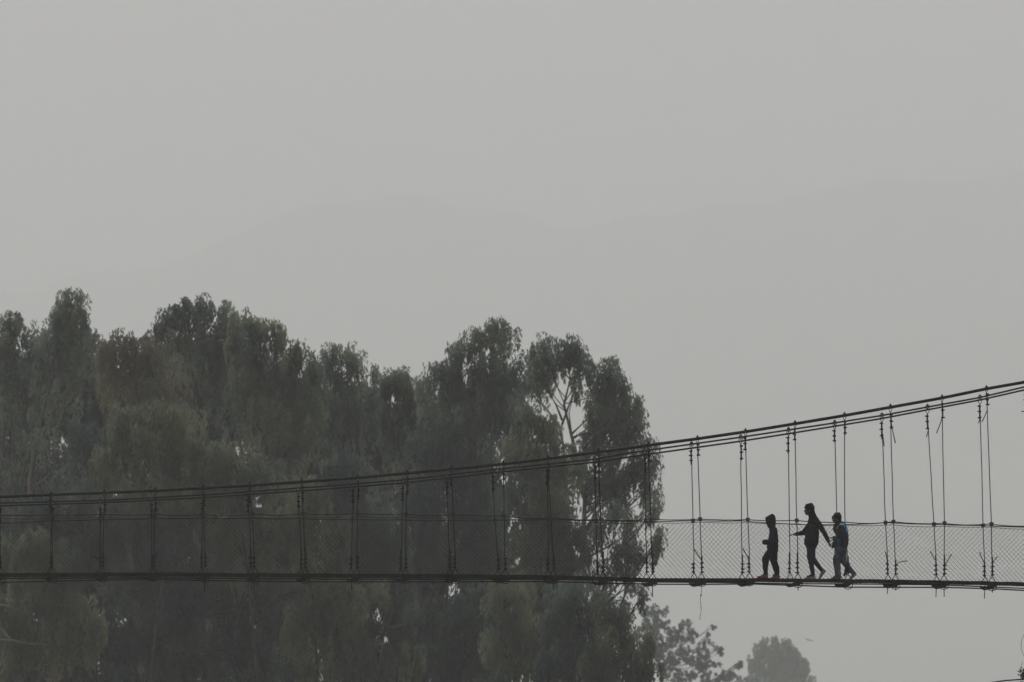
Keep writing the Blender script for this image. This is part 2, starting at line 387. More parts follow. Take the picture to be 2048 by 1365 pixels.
for sg in (-1, 1):
    e = MB(); y0 = sg * (HALF + 0.002)
    y1_ = sg * (HALF + 0.03)
    strip(e, [(y0, 0.002), (y1_, 0.002), (y1_, -0.044), (y0, -0.044)] if sg > 0 else [(y1_, 0.002), (y0, 0.002), (y0, -0.072), (y1_, -0.072)])
    e.build('edge_beam', M['deck'], bridge)
    lac = MB(); L = []
    x0, x1 = dv[0][0], dv[-1][0]; n = int((x1 - x0) / 0.011)
    zx = tab({a: b for a, b in dv}); lr = random.Random(3 + sg)
    ph = 0
    for i in range(n):
        x = x0 + (x1 - x0) * i / n; ph += 0.75 * (1 + 0.25 * noise.noise(Vector((x * 4, sg, 0))))
        L.append(Vector((x, sg * (HALF + 0.016) + 0.022 * math.cos(ph), zx(x) - 0.02 + (0.028 + 0.010 * noise.noise(Vector((x * 9, 0, sg)))) * math.sin(ph))))
    lac.tube(L, 0.0035, 3, False)
    for i in range(380):                                              # loose wire ends
        x = lr.uniform(x0, x1); z = zx(x); a = lr.uniform(-1.2, 1.2)
        up = 1 if lr.random() < 0.7 else -1
        s0 = Vector((x, sg * (HALF + 0.034), z - (0.0 if up > 0 else (0.06 if sg < 0 else 0.042))))
        lac.tube([s0, s0 + Vector((0.02 * math.sin(a), 0, up * lr.uniform(0.008, 0.022)))], 0.004, 3)
    lac.build('lacing_wire', M['deck'], bridge)
MB().tube([W(x, low_n(x), NY_ - 0.02) for x in PXS], 0.0135, 6).build('under_cable', M['cable'], bridge, True)
MB().tube([W(x, low_f(x) + 0.0, FY_ - 0.15) for x in PXS], 0.0125, 6).build('under_cable', M['cable'], bridge, True)

def sag_line(fn, hx, Y, s, r, name, dyp=0.0):
    pts = []; rr = random.Random(int(s * 100 + Y * 10 + dyp * 7))
    for a, b in zip(hx[:-1], hx[1:]):
        ss = s * rr.uniform(0.5, 1.3)
        for t in (0, 0.12, 0.25, 0.38, 0.5, 0.62, 0.75, 0.88):
            x = a + (b - a) * t
            pts.append(W(x, fn(a) * (1 - t) + fn(b) * t + ss * 4 * t * (1 - t) + dyp + rr.uniform(-.25, .25), Y))
    MB().tube(pts, r, 6).build(name, M['rope'], bridge, True)
    return pts
nxs = [h[0] * 0.45 + h[1] * 0.55 for h in HG]; fxs = [h[2] * 0.45 + h[3] * 0.55 for h in HG]
rn = sag_line(rail_n, nxs, NY_ - 0.012, 2.2, 0.0095, 'handrail_cable')
rf_ = sag_line(rail_f, fxs, FY_ + 0.012, 1.2, 0.0095, 'handrail_cable')
sn = sag_line(rail_n, nxs, NY_, 2.0, 0.0055, 'netting_top_wire', 6.0)

# chain link netting on both sides: zigzag wires, every strand a real wire
def netting(Y, toppts, off, pitch, seed):
    rr = random.Random(seed)
    tx = np.array([p.x for p in toppts]); tz = np.array([p.z for p in toppts]) - off
    x0, x1 = dv[0][0], dv[-1][0]
    m = MB(); zx = tab({a: b for a, b in dv})
    slope = 1.0
    n = int((x1 - x0) / pitch) 
    for fam in (-1, 1):
        for i in range(-14, n + 14):
            xb = x0 + i * pitch + rr.uniform(-.002, .002)
            pts = []
            for k in range(0, 9):
                t = k / 8
                x = xb + fam * slope * 1.05 * t
                if x < x0 or x > x1: continue
                zb = zx(x) + 0.0; zt = float(np.interp(x, tx, tz))
                w = 0.022 * noise.noise(Vector((x * 1.3, t * 1.6, seed))) + 0.006 * noise.noise(Vector((x * 7, t * 5, seed + 4)))
                pts.append(Vector((x + w, Y + 0.003 * fam, zb + (zt - zb) * t)))
            if len(pts) > 1: m.tube(pts, 0.0022, 3, False)
    return m.build('netting', M['net'], bridge)
netting(NY_ + 0.004, sn, 0.0, 0.0915, 1)
netting(FY_ - 0.004, rf_, 0.02, 0.0925, 2)

# a loose cord hanging below the walkway
cp = [W(1402.5 + 1.0 * math.sin(i * 0.8) - i * 0.12, 1171 + i * 5, NY_ - 0.05) for i in range(15)]
m = MB(); m.tube(cp, 0.005, 5); m.tube([cp[4] + Vector((0, 0, .02)), cp[4] - Vector((0, 0, .02))], 0.013, 6); m.tube([cp[9] + Vector((0, 0, .01)), cp[9] - Vector((0, 0, .01))], 0.009, 6)
tag(m.build('hanging_cord', M['cord'], None, True), 'thin knotted cord hanging loose below the walkway left of the hooded children', 'cord')

# wind guy cable that leaves the picture at the lower right, and the creeper on it
m = MB(); m.tube([W(1850, 1383, -2.2), W(1977, 1366.5, -1.8), W(2010, 1361.5, -1.7), W(2048, 1359, -1.6), W(2140, 1352, -1.3), W(2300, 1338, -0.9)], 0.0135, 6)
tag(m.build('wind_guy_cable', M['cable'], None, True), 'dark wind guy cable crossing the bottom right corner under the footbridge', 'cable')
cr = empty('creeper', W(2052, 1357, -1.6))
tag(cr, 'small leafy creeper with wiry tendrils climbing up from the guy cable', 'plant')
m = MB()
m.tube([W(2052, 1358, -1.6), W(2046, 1350, -1.6), W(2041, 1346, -1.6), W(2042, 1335, -1.6), W(2045, 1324, -1.6)], 0.004, 4)
m.tube([W(2050, 1356, -1.6), W(2054, 1330, -1.6), W(2048, 1312, -1.6), W(2043, 1300, -1.6), W(2042, 1290, -1.6), W(2044, 1278, -1.6), W(2049, 1268, -1.6)], 0.004, 4)
m.build('stem', M['cord'], cr)
lv = MB(); lr = random.Random(5)
for i in range(90):
    c = W(lr.gauss(2048, 5), lr.gauss(1350, 5.5), -1.6 + lr.uniform(-.08, .08)); a = lr.uniform(0, 6.28)
    d = Vector((math.cos(a), lr.uniform(-.4, .4), math.sin(a))) * 0.03; s = d.cross(Vector((0, 1, .3))).normalized() * 0.013
    b = len(lv.v); lv.v += [c - d, c + s, c + d, c - s]; lv.f.append((b, b + 1, b + 2, b + 3))
lv.build('leaves', M['creeper'], cr)

# ------------------------------------------------------------------ people
def hand(pr, wrist, fwd, nrm, L=0.135, curl=0.35, spread=0.10, r=0.0062, thumb=1):
    """palm, four unequal fingers with knuckle bends and a thumb leaving the side of the palm"""
    f = Vector(fwd).normalized(); n = Vector(nrm); n = (n - f * n.dot(f)).normalized(); s = f.cross(n).normalized() * thumb
    w = Vector(wrist); pl = L * 0.5; hw = L * 0.17
    for q in (-1, -0.33, 0.33, 1):
        pr.append(('c', w + s * q * hw * 0.55, L * 0.075, w + f * pl + s * q * hw, L * 0.07))
    for q, ln in ((1, 0.44), (0.33, 0.50), (-0.33, 0.46), (-1, 0.36)):
        p = w + f * pl + s * q * hw * 1.05; a = curl * 0.6; fl = L * ln; dirn = (f + s * q * spread).normalized()
        for seg in (0.45, 0.32, 0.23):
            d = dirn * math.cos(a) + n * math.sin(a); e = p + d * fl * seg
            pr.append(('c', p, r, e, r * 0.92)); p = e; a += curl
    p = w + f * pl * 0.25 + s * hw * 0.9
    for d, l in (((s * 0.8 + f * 0.6 + n * 0.25), 0.17), ((s * 0.35 + f * 0.9 + n * 0.35), 0.15), ((f + n * 0.45), 0.11)):
        e = p + d.normalized() * L * l; pr.append(('c', p, r * 1.15, e, r * 1.05)); p = e

def head(pr, c, s=1.0, tilt=0.0):
    """face towards -X; c is the middle of the skull, s scales a child's 0.21 m head"""
    T = lambda x, y, z: Vector(c) + Matrix.Rotation(tilt, 3, 'Y') @ Vector((x * s, y * s, z * s))
    pr.append(('e', T(0.008, 0, 0.018), (0.086 * s, 0.070 * s, 0.082 * s)))
    pr.append(('e', T(-0.022, 0, -0.035), (0.055 * s, 0.056 * s, 0.062 * s)))
    pr.append(('c', T(-0.045, 0, -0.078), 0.021 * s, T(-0.03, 0, -0.07), 0.032 * s))       # chin and jaw
    for q in (-1, 1):
        pr.append(('c', T(-0.04, q * 0.022, -0.076), 0.018 * s, T(0.012, q * 0.048, -0.05), 0.02 * s))
        pr.append(('c', T(-0.066, q * 0.012, 0.016), 0.013 * s, T(-0.058, q * 0.045, 0.014), 0.012 * s))   # brow
        pr.append(('c', T(-0.052, q * 0.035, -0.025), 0.02 * s, T(-0.04, q * 0.042, -0.03), 0.022 * s))    # cheek
        pr.append(('e', T(-0.064, q * 0.029, -0.002), (0.011 * s,) * 3))                     # eye
        pr.append(('e', T(0.008, q * 0.073, -0.01), (0.017 * s, 0.010 * s, 0.028 * s)))      # ear
    pr.append(('c', T(-0.073, 0, 0.0), 0.008 * s, T(-0.091, 0, -0.028), 0.0115 * s))         # nose
    pr.append(('c', T(-0.075, -0.016, -0.05), 0.0075 * s, T(-0.075, 0.016, -0.05), 0.0075 * s))   # lips
    pr.append(('c', T(-0.072, -0.013, -0.06), 0.0075 * s, T(-0.072, 0.013, -0.06), 0.0075 * s))
    return T

def shoe(name, heel, toe, ankle, parent, mats, up=(0, 0, 1), s=1.0, heelmat=False):
    h = Vector(heel); t = Vector(toe); a = Vector(ankle); u = Vector(up); d = (t - h); L = d.length; d.normalize(); u = (u - d * u.dot(d)).normalized()
    sd_ = d.cross(u); pr = []
    z = 0.022 * s
    for q in (-1, 1):
        pr.append(('c', h + d * 0.03 * s + u * z + sd_ * q * 0.012 * s, 0.022 * s, t - d * 0.07 * s + u * z + sd_ * q * 0.02 * s, 0.022 * s))
    pr.append(('c', t - d * 0.07 * s + u * z, 0.026 * s, t - d * 0.022 * s + u * 0.02 * s, 0.02 * s))
    pr.append(('c', h + d * 0.035 * s + u * 0.055 * s, 0.032 * s, t - d * 0.08 * s + u * 0.03 * s, 0.024 * s))
    pr.append(('c', h + d * 0.04 * s + u * 0.04 * s, 0.032 * s, a, 0.033 * s))
    def mf(c):
        v = (c - h)
        if v.dot(u) < 0.016 * s: return 1
        if heelmat and v.dot(d) < 0.045 * s: return 2
        return 0
    return blob(name, pr, 0.005, parent, mats, mf, 3)

def pxy(Y0):
    def J(x, y, d=0.0):
        p = W(x, y, Y0); return Vector((p.x, Y0 + d, p.z))
    return J
def deckz(px): return DZ(px) - 0.006
U = 0.01                                                                # one photo pixel at the bridge, in metres

# --- child in front: hood up, navy clothes, pink shoes
Y0 = -0.08; J = pxy(Y0)
p1 = empty('person', (J(1540, 1150).x, Y0, deckz(1540)))
tag(p1, 'small child leading the group, dark hood up, navy tracksuit and pink shoes', 'person')
pr = []; head(pr, J(1541, 1043.5), 0.98, 0.12)
pr += [('c', J(1544, 1051), .045, J(1546, 1062), .05), ('c', J(1546, 1064, -.04), .07, J(1545, 1094, -.03), .08), ('c', J(1546, 1064, .04), .07, J(1545, 1094, .03), .08)]
for q, kn, an in ((-1, (1531, 1120), (1530.5, 1148)), (1, (1547, 1121), (1554, 1147))):
    pr += [('c', J(1545, 1097, q * .05), .07, J(*kn, q * .07), .05), ('c', J(*kn, q * .07), .05, J(*an, q * .07), .034), ('c', J(*an, q * .07), .03, J(an[0] - 7, an[1] + 5, q * .07), .022)]
for q, el, wr in ((-1, (1546, 1085), (1530.5, 1085)), (1, (1547, 1084), (1532, 1083.5))):
    pr += [('c', J(1548, 1064, q * .12), .042, J(*el, q * .15), .034), ('c', J(*el, q * .15), .033, J(*wr, q * .09), .025)]
    hand(pr, J(wr[0] + 2, wr[1], q * .09), (-1, -q * .4, -.1), (0.2, 0, -1), 0.115, 0.95, thumb=-q)
blob('body', pr, 0.0045, p1, M['skin'], sm=2)
pr = []
for q in (-1, 0, 1):
    pr += [('c', J(1547.5, 1062, q * .045), .075, J(1546.5, 1078, q * .06), .098), ('c', J(1546.5, 1078, q * .06), .098, J(1545, 1094, q * .05), .112)]
pr += [('c', J(1545, 1094), .115, J(1547, 1099), .095), ('c', J(1543.5, 1055), .062, J(1547, 1064), .08)]
for q, el, wr in ((-1, (1547, 1085), (1527.8, 1085.3)), (1, (1547, 1084), (1529, 1084.0))):
    pr += [('c', J(1548.5, 1065, q * .12), .058, J(*el, q * .15), .05), ('c', J(*el, q * .15), .052, J(*wr, q * .095), .047)]
blob('jacket', pr, 0.006, p1, M['navy'], amp=0.008)
pr = [('e', J(1543, 1039.5), (.088, .095, .105)), ('c', J(1543.5, 1046), .085, J(1545, 1055), .062), ('c', J(1532.5, 1036.5, 0), .022, J(1544, 1034), .06),
      ('c', J(1533, 1037, -.04), .02, J(1543, 1040, -.04), .05), ('c', J(1533, 1037, .04), .02, J(1543, 1040, .04), .05), ('c', J(1533.5, 1040, -.045), .026, J(1538, 1053.5, -.035), .028), ('c', J(1533.5, 1040, .045), .026, J(1538, 1053.5, .035), .028), ('c', J(1538.2, 1054, -.03), .028, J(1538.2, 1054, .03), .028)]
blob('hood', pr, 0.005, p1, M['hood'], sm=5, amp=0.003)
pr = [('c', J(1546, 1096, -.04), .1, J(1546, 1104, -.04), .095), ('c', J(1546, 1096, .04), .1, J(1546, 1104, .04), .095)]
pr += [('c', J(1543, 1103, -.06), .088, J(1531, 1118, -.075), .074), ('c', J(1531, 1118, -.075), .07, J(1530, 1136, -.075), .058), ('c', J(1530, 1136, -.075), .056, J(1531.5, 1147, -.075), .042)]
pr += [('c', J(1548, 1104, .06), .082, J(1547.5, 1121, .07), .072), ('c', J(1547.5, 1121, .07), .068, J(1553, 1138, .07), .068), ('c', J(1553, 1138, .07), .066, J(1555, 1147, .07), .046)]
blob('trousers', pr, 0.006, p1, M['navy'], amp=0.009, fr=11)
z0 = deckz(1530)
def Jz(x, z, d=0.0): return Vector((W(x, 1156, Y0).x, Y0 + d, z))
shoe('shoe', Jz(1536.5, z0 + .012, -.075), Jz(1513, z0 + .022, -.085), J(1531.5, 1146, -.075), p1, [M['pink'], M['sole'], M['pink']], (0.06, 0, 1), 1.05)
shoe('shoe', Jz(1561, deckz(1560), .07), Jz(1539, deckz(1540), .065), J(1555, 1146, .07), p1, [M['pink'], M['sole'], M['pink']], (0, 0, 1), 1.05)

# --- tall child in the middle, one arm out in front, the other back
Y0 = -0.02; J = pxy(Y0)
p2 = empty('person', (J(1622, 1150).x, Y0, deckz(1622)))
tag(p2, 'tallest child in dark hooded jacket and slim jeans, one arm out, other hand reaching back', 'person')
pr = []; T2 = head(pr, J(1618, 1021), 1.02, 0.10)
pr += [('c', J(1621, 1028), .048, J(1624, 1040), .055)]
for q in (-1, 1):
    pr += [('c', J(1625, 1045, q * .05), .075, J(1622, 1092, q * .04), .085)]
pr += [('c', J(1621, 1096, -.055), .078, J(1620, 1117, -.055), .05), ('c', J(1620, 1117, -.055), .05, J(1625.5, 1149, -.055), .032), ('c', J(1625, 1150, -.055), .03, J(1614, 1155, -.06), .022)]
pr += [('c', J(1622, 1096, .055), .078, J(1625.5, 1118, .055), .05), ('c', J(1625.5, 1118, .055), .048, J(1644, 1141, .055), .03), ('c', J(1645, 1143, .055), .028, J(1641, 1153, .055), .022)]
pr += [('c', J(1623, 1044, .14), .045, J(1611, 1066, .17), .035), ('c', J(1611, 1066, .17), .034, J(1594, 1068, .18), .022)]
hand(pr, J(1595, 1068, .18), (-1, 0.05, -.04), (0.1, 0.2, -1), 0.155, 0.30, 0.20, r=0.0075, thumb=1)
pr += [('c', J(1633, 1044, -.15), .045, J(1647, 1067, -.17), .035), ('c', J(1647, 1067, -.17), .034, J(1656.5, 1084, -.14), .024)]
hand(pr, J(1656.5, 1084.5, -.14), (.35, .15, -1), (1, .5, .3), 0.145, 0.55, thumb=-1)
EY = [T2(-0.07, q * 0.029, 0.0) for q in (-1, 1)]
blob('body', pr, 0.0045, p2, [M['skin'], M['hair']], lambda c: 1 if min((c - e).length for e in EY) < 0.011 else 0, sm=2)
pr = []
for q in (-1, 0, 1):
    pr += [('c', J(1625.5, 1044, q * .06), .098, J(1625, 1066, q * .07), .13), ('c', J(1625, 1066, q * .07), .13, J(1622.5, 1084, q * .06), .142)]
pr += [('c', J(1622.5, 1084), .14, J(1622.5, 1091), .115), ('c', J(1624, 1031), .075, J(1628, 1042), .10), ('c', J(1631, 1040), .07, J(1633, 1052), .085)]
pr += [('c', J(1624, 1045, .14), .062, J(1608, 1065.5, .17), .055), ('c', J(1608, 1065.5, .17), .053, J(1593.5, 1068, .18), .037)]
pr += [('c', J(1634, 1045, -.14), .062, J(1647.5, 1066.5, -.17), .050), ('c', J(1647.5, 1066.5, -.17), .048, J(1656, 1083, -.145), .038)]
blob('jacket', pr, 0.006, p2, M['black'], amp=0.008)
pr = [('e', J(1619.5, 1016.5), (.098, .092, .098)), ('c', J(1622, 1020), .07, J(1624, 1033), .072), ('c', J(1609.5, 1015.5), .016, J(1617, 1013), .05), ('c', J(1611, 1015, -.045), .016, J(1618, 1016, -.04), .05), ('c', J(1611, 1015, .045), .016, J(1618, 1016, .04), .05),
      ('c', J(1612, 1010.8), .018, J(1622, 1010.5), .045), ('c', J(1618, 1024, -.06), .022, J(1621, 1033, -.045), .026), ('c', J(1618, 1024, .06), .022, J(1621, 1033, .045), .026)]
blob('hood', pr, 0.005, p2, M['hood'], sm=4, amp=0.003)
pr = [('c', J(1622.5, 1090, -.045), .10, J(1622, 1099, -.05), .088), ('c', J(1622.5, 1090, .045), .10, J(1622.5, 1099, .05), .088)]
pr += [('c', J(1621.5, 1098, -.055), .085, J(1620, 1116, -.055), .062), ('c', J(1620, 1116, -.055), .06, J(1626, 1151, -.055), .040)]
pr += [('c', J(1622.5, 1098, .055), .085, J(1625.5, 1117, .055), .06), ('c', J(1625.5, 1117, .055), .058, J(1643.5, 1140.5, .055), .038)]
blob('jeans', pr, 0.006, p2, M['denim'], amp=0.006, fr=14)
shoe('shoe', Vector((W(1631.5, 1156, Y0).x, Y0 - .055, deckz(1631))), Vector((W(1608.5, 1156, Y0).x, Y0 - .065, deckz(1608))), J(1626, 1150, -.055), p2, [M['cream'], M['sole'], M['cream']], (0, 0, 1), 1.05)
shoe('shoe', J(1653.5, 1141.5, .055), Vector((J(1639.5, 1157).x, Y0 + .055, deckz(1640) + .004)), J(1644, 1140, .055), p2, [M['cream'], M['cream'], M['redheel']], (-.8, 0, .5), 1.1, True)

# --- boy at the back in a blue yoked jacket
Y0 = -0.14; J = pxy(Y0)
p3 = empty('person', (J(1682, 1150).x, Y0, deckz(1682)))
tag(p3, 'bareheaded boy at the rear in a jacket with bright blue shoulders and grey trousers', 'person')
pr = []; T3 = head(pr, J(1673.5, 1037.5), 0.98, 0.22)
pr += [('c', J(1677, 1043), .045, J(1680, 1052), .05)]
for q in (-1, 1): pr += [('c', J(1682, 1056, q * .045), .075, J(1681, 1093, q * .035), .08)]
pr += [('c', J(1677, 1097, -.055), .075, J(1673, 1120, -.055), .05), ('c', J(1673, 1120, -.055), .048, J(1676, 1150, -.055), .032), ('c', J(1676, 1151, -.055), .03, J(1667, 1155, -.055), .022)]
pr += [('c', J(1685, 1097, .055), .075, J(1689, 1125, .055), .05), ('c', J(1689, 1125, .055), .046, J(1708, 1148, .055), .03), ('c', J(1708, 1148, .055), .028, J(1704, 1154, .055), .022)]
for q, sh, el, wr in ((-1, (1684, 1056), (1684, 1078), (1669, 1090)), (1, (1682, 1056), (1681, 1078), (1672, 1090))):
    pr += [('c', J(*sh, q * .12), .045, J(*el, q * .15), .034), ('c', J(*el, q * .15), .033, J(*wr, q * .10), .023)]
hand(pr, J(1668.5, 1090, -.10), (-1, -.1, .15), (-.2, 0, -1), 0.125, 0.65, thumb=1)
hand(pr, J(1671, 1090, .10), (-.8, 0, -.5), (0, -1, -.2), 0.12, 0.8, thumb=-1)
EY = [T3(-0.07, q * 0.029, 0.0) for q in (-1, 1)]
blob('body', pr, 0.0045, p3, [M['skin'], M['hair']], lambda c: 1 if min((c - e).length for e in EY) < 0.011 else 0, sm=2)
pr = []
for q in (-1, 0, 1):
    pr += [('c', J(1681.5, 1055.5, q * .055), .105, J(1684.5, 1072, q * .06), .125), ('c', J(1685, 1072, q * .06), .12, J(1683, 1084, q * .055), .14)]
pr += [('c', J(1675.5, 1085), .10, J(1673, 1089), .09), ('c', J(1678, 1084), .10, J(1689, 1088), .08), ('c', J(1673, 1090, -.02), .05, J(1691.5, 1090, -.02), .048), ('c', J(1673, 1090, .04), .05, J(1691.5, 1090, .04), .048),
       ('c', J(1675.5, 1047.5), .06, J(1680, 1054), .09), ('c', J(1686, 1052), .07, J(1688.5, 1062), .08), ('c', J(1683, 1045), .03, J(1686, 1047), .04)]
for q, sh, el, wr in ((-1, (1684.5, 1057), (1684, 1078), (1669.5, 1090)), (1, (1682, 1057), (1681, 1078), (1673, 1089))):
    pr += [('c', J(*sh, q * .12), .064, J(*el, q * .155), .052), ('c', J(*el, q * .155), .048, J(*wr, q * .105), .036)]
a3 = J(1679, 1047); b3 = J(1697, 1062)
def jm(c):
    p = W(1024, 1365, Y0)
    X = (c.x - J(1640, 1100).x) * 100 + 1640; Yp = 1100 - (c.z - J(1640, 1100).z) * 100
    d = math.hypot(X - 1681.5, (Yp - 1060.5) * 0.92)
    if Yp < 1064 - max(0, 1684 - X) * 0.25 and X > 1672.5:
        if X > 1679 and d > 9.3: return 1
        if 8.2 < d <= 9.5: return 3
    if 1672.5 + (Yp - 1078) * 0.05 < X < 1680.5 - (Yp - 1086) ** 2 * 0.02 and Yp > 1079: return 2
    return 0
blob('jacket', pr, 0.006, p3, [M['slate'], M['blue'], M['deepblue'], M['piping']], jm, amp=0.008)
pr = [('e', J(1674.5, 1034), (.088, .080, .080)), ('c', J(1665.5, 1035), .022, J(1672, 1031), .045), ('c', J(1678, 1037, -.03), .05, J(1679.5, 1042, -.02), .03), ('c', J(1678, 1037, .03), .05, J(1679.5, 1042, .02), .03), ('c', J(1671, 1028.5), .03, J(1677, 1029.5), .045)]
blob('hair', pr, 0.005, p3, M['hair'], sm=2, amp=0.005, fr=40)
pr = [('c', J(1680, 1093, -.04), .095, J(1680, 1100, -.045), .09), ('c', J(1682, 1093, .04), .095, J(1684, 1100, .045), .09)]
pr += [('c', J(1677.5, 1099, -.06), .085, J(1674, 1120, -.06), .067), ('c', J(1674, 1120, -.06), .066, J(1676, 1150, -.06), .062)]
pr += [('c', J(1685.5, 1099, .06), .080, J(1688, 1124, .06), .062), ('c', J(1688, 1124, .06), .06, J(1707, 1146.5, .06), .045)]
blob('trousers', pr, 0.006, p3, M['grey_trouser'], amp=0.009, fr=12)
shoe('shoe', Vector((J(1682.5, 1150).x, Y0 - .06, deckz(1683))), Vector((J(1660.5, 1150).x, Y0 - .07, deckz(1660))), J(1676.5, 1150, -.06), p3, [M['grey_shoe'], M['sole'], M['grey_shoe']], (0, 0, 1), 1.1)
shoe('shoe', J(1715.5, 1149.5, .06), Vector((J(1700, 1157).x, Y0 + .06, deckz(1701) + .004)), J(1709, 1147, .06), p3, [M['cream'], M['cream'], M['cream']], (-.35, 0, .9), 1.0)

# --- smaller child almost hidden beyond the boy
Y0 = 0.27; J = pxy(Y0)
p4 = empty('person', (J(1680, 1150).x, Y0, deckz(1680)))
tag(p4, 'small child in dark clothes almost hidden beyond the blue-shouldered boy, one hand held forward', 'person')
pr = []; head(pr, J(1673.5, 1056.5), 0.88, 0.12)
pr += [('c', J(1675, 1063), .042, J(1677, 1070), .045)]
for q in (-1, 1): pr += [('c', J(1678, 1074, q * .04), .065, J(1678, 1102, q * .03), .07)]
pr += [('c', J(1677, 1104, -.05), .065, J(1670, 1121, -.05), .045), ('c', J(1670, 1121, -.05), .044, J(1674, 1151, -.05), .03), ('c', J(1674, 1151, -.05), .028, J(1667, 1155, -.05), .02)]
pr += [('c', J(1679, 1104, .05), .065, J(1687, 1125, .05), .045), ('c', J(1687, 1125, .05), .042, J(1697, 1137, .05), .03), ('c', J(1697, 1138, .05), .028, J(1692, 1149, .05), .02)]
for q, wr in ((-1, (1666, 1076)), (1, (1668, 1078))):
    pr += [('c', J(1679, 1074, q * .11), .038, J(1679, 1088, q * .14), .03), ('c', J(1679, 1088, q * .14), .03, J(*wr, q * .11), .022)]
hand(pr, J(1667, 1076, -.11), (-1, -.1, -.02), (0, 0, -1), 0.125, 0.3, thumb=-1)
hand(pr, J(1669, 1078, .11), (-.8, 0, -.3), (0, 0, -1), 0.11, 0.8, thumb=1)
blob('body', pr, 0.0045, p4, M['skin'], sm=2)
pr = []
for q in (-1, 0, 1): pr += [('c', J(1678.5, 1073, q * .045), .075, J(1679, 1086, q * .055), .095), ('c', J(1679, 1086, q * .055), .095, J(1679, 1100, q * .05), .10)]
for q, wr in ((-1, (1667.5, 1076)), (1, (1670, 1078))):
    pr += [('c', J(1679.5, 1075, q * .11), .05, J(1679, 1087, q * .14), .044), ('c', J(1679, 1087, q * .14), .042, J(*wr, q * .11), .034)]
blob('jacket', pr, 0.006, p4, M['black'], amp=0.008)
pr = [('e', J(1675, 1053.5), (.08, .085, .09)), ('c', J(1674.5, 1058), .08, J(1677, 1069), .065), ('c', J(1668, 1053.5), .02, J(1674, 1051), .05)]
blob('hood', pr, 0.005, p4, M['hood'], sm=4, amp=0.003)
pr = [('c', J(1678.5, 1101, -.04), .085, J(1678, 1106, -.04), .08), ('c', J(1679, 1101, .04), .085, J(1680, 1106, .04), .08)]
pr += [('c', J(1676.5, 1106, -.05), .075, J(1671, 1120, -.05), .06), ('c', J(1671, 1120, -.05), .058, J(1674, 1149, -.05), .045)]
pr += [('c', J(1680.5, 1106, .05), .075, J(1687.5, 1125, .05), .056), ('c', J(1687.5, 1125, .05), .054, J(1696, 1136, .05), .04)]
blob('trousers', pr, 0.006, p4, M['black'], amp=0.008, fr=12)
shoe('boot', Vector((J(1681, 1150).x, Y0 - .05, deckz(1681))), Vector((J(1661.5, 1150).x, Y0 - .055, deckz(1661))), J(1674.5, 1149, -.05), p4, [M['boot'], M['boot']], (0, 0, 1), 1.0)
shoe('boot', J(1699.5, 1136.5, .05), J(1689, 1154.5, .05), J(1696, 1136, .05), p4, [M['boot'], M['boot']], (-.9, 0, .4), 1.0)

# ------------------------------------------------------------------ trees
BARK = mat('pale_bark', (0.12, 0.112, 0.10), 0.85, var=0.4, scale=1.5, bump=0.4)
BARK_M = mat('grey_bark', (0.075, 0.07, 0.062), 0.85, var=0.35, scale=1.5, bump=0.3)
BARK_D = mat('brown_bark', (0.05, 0.046, 0.04), 0.9, var=0.35, scale=2)
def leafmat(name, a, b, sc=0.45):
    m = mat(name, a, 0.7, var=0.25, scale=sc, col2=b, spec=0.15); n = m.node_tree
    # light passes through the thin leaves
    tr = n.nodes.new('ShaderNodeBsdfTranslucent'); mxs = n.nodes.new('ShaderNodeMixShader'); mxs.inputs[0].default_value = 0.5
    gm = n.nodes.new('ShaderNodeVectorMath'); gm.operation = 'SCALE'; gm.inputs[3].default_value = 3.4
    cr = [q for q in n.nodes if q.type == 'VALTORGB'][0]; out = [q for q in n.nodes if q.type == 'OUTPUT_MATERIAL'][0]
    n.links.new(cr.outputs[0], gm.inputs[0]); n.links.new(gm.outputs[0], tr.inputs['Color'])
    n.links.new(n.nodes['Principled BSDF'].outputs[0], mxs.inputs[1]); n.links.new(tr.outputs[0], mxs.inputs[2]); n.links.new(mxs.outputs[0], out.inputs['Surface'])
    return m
LEAF = dict(
    blue=leafmat('leaf_blue_green', (0.068, 0.090, 0.080), (0.122, 0.142, 0.108)),
    dark=leafmat('leaf_shade_green', (0.034, 0.052, 0.056), (0.074, 0.094, 0.080)),  # shade inside the wood, with its blue cast, put into the leaf colour
    olive=leafmat('leaf_olive', (0.062, 0.078, 0.058), (0.112, 0.118, 0.074)),
    brown=leafmat('leaf_russet_olive', (0.078, 0.080, 0.062), (0.130, 0.122, 0.082)),
    mid=leafmat('leaf_mid_green', (0.064, 0.084, 0.070), (0.120, 0.132, 0.088)),
    far=leafmat('leaf_haze_tinted', (0.036, 0.060, 0.070), (0.055, 0.085, 0.08)),  # blue of the haze mixed into the leaf colour itself
    fresh=leafmat('leaf_fresh_green', (0.085, 0.13, 0.085), (0.12, 0.16, 0.09)),
)
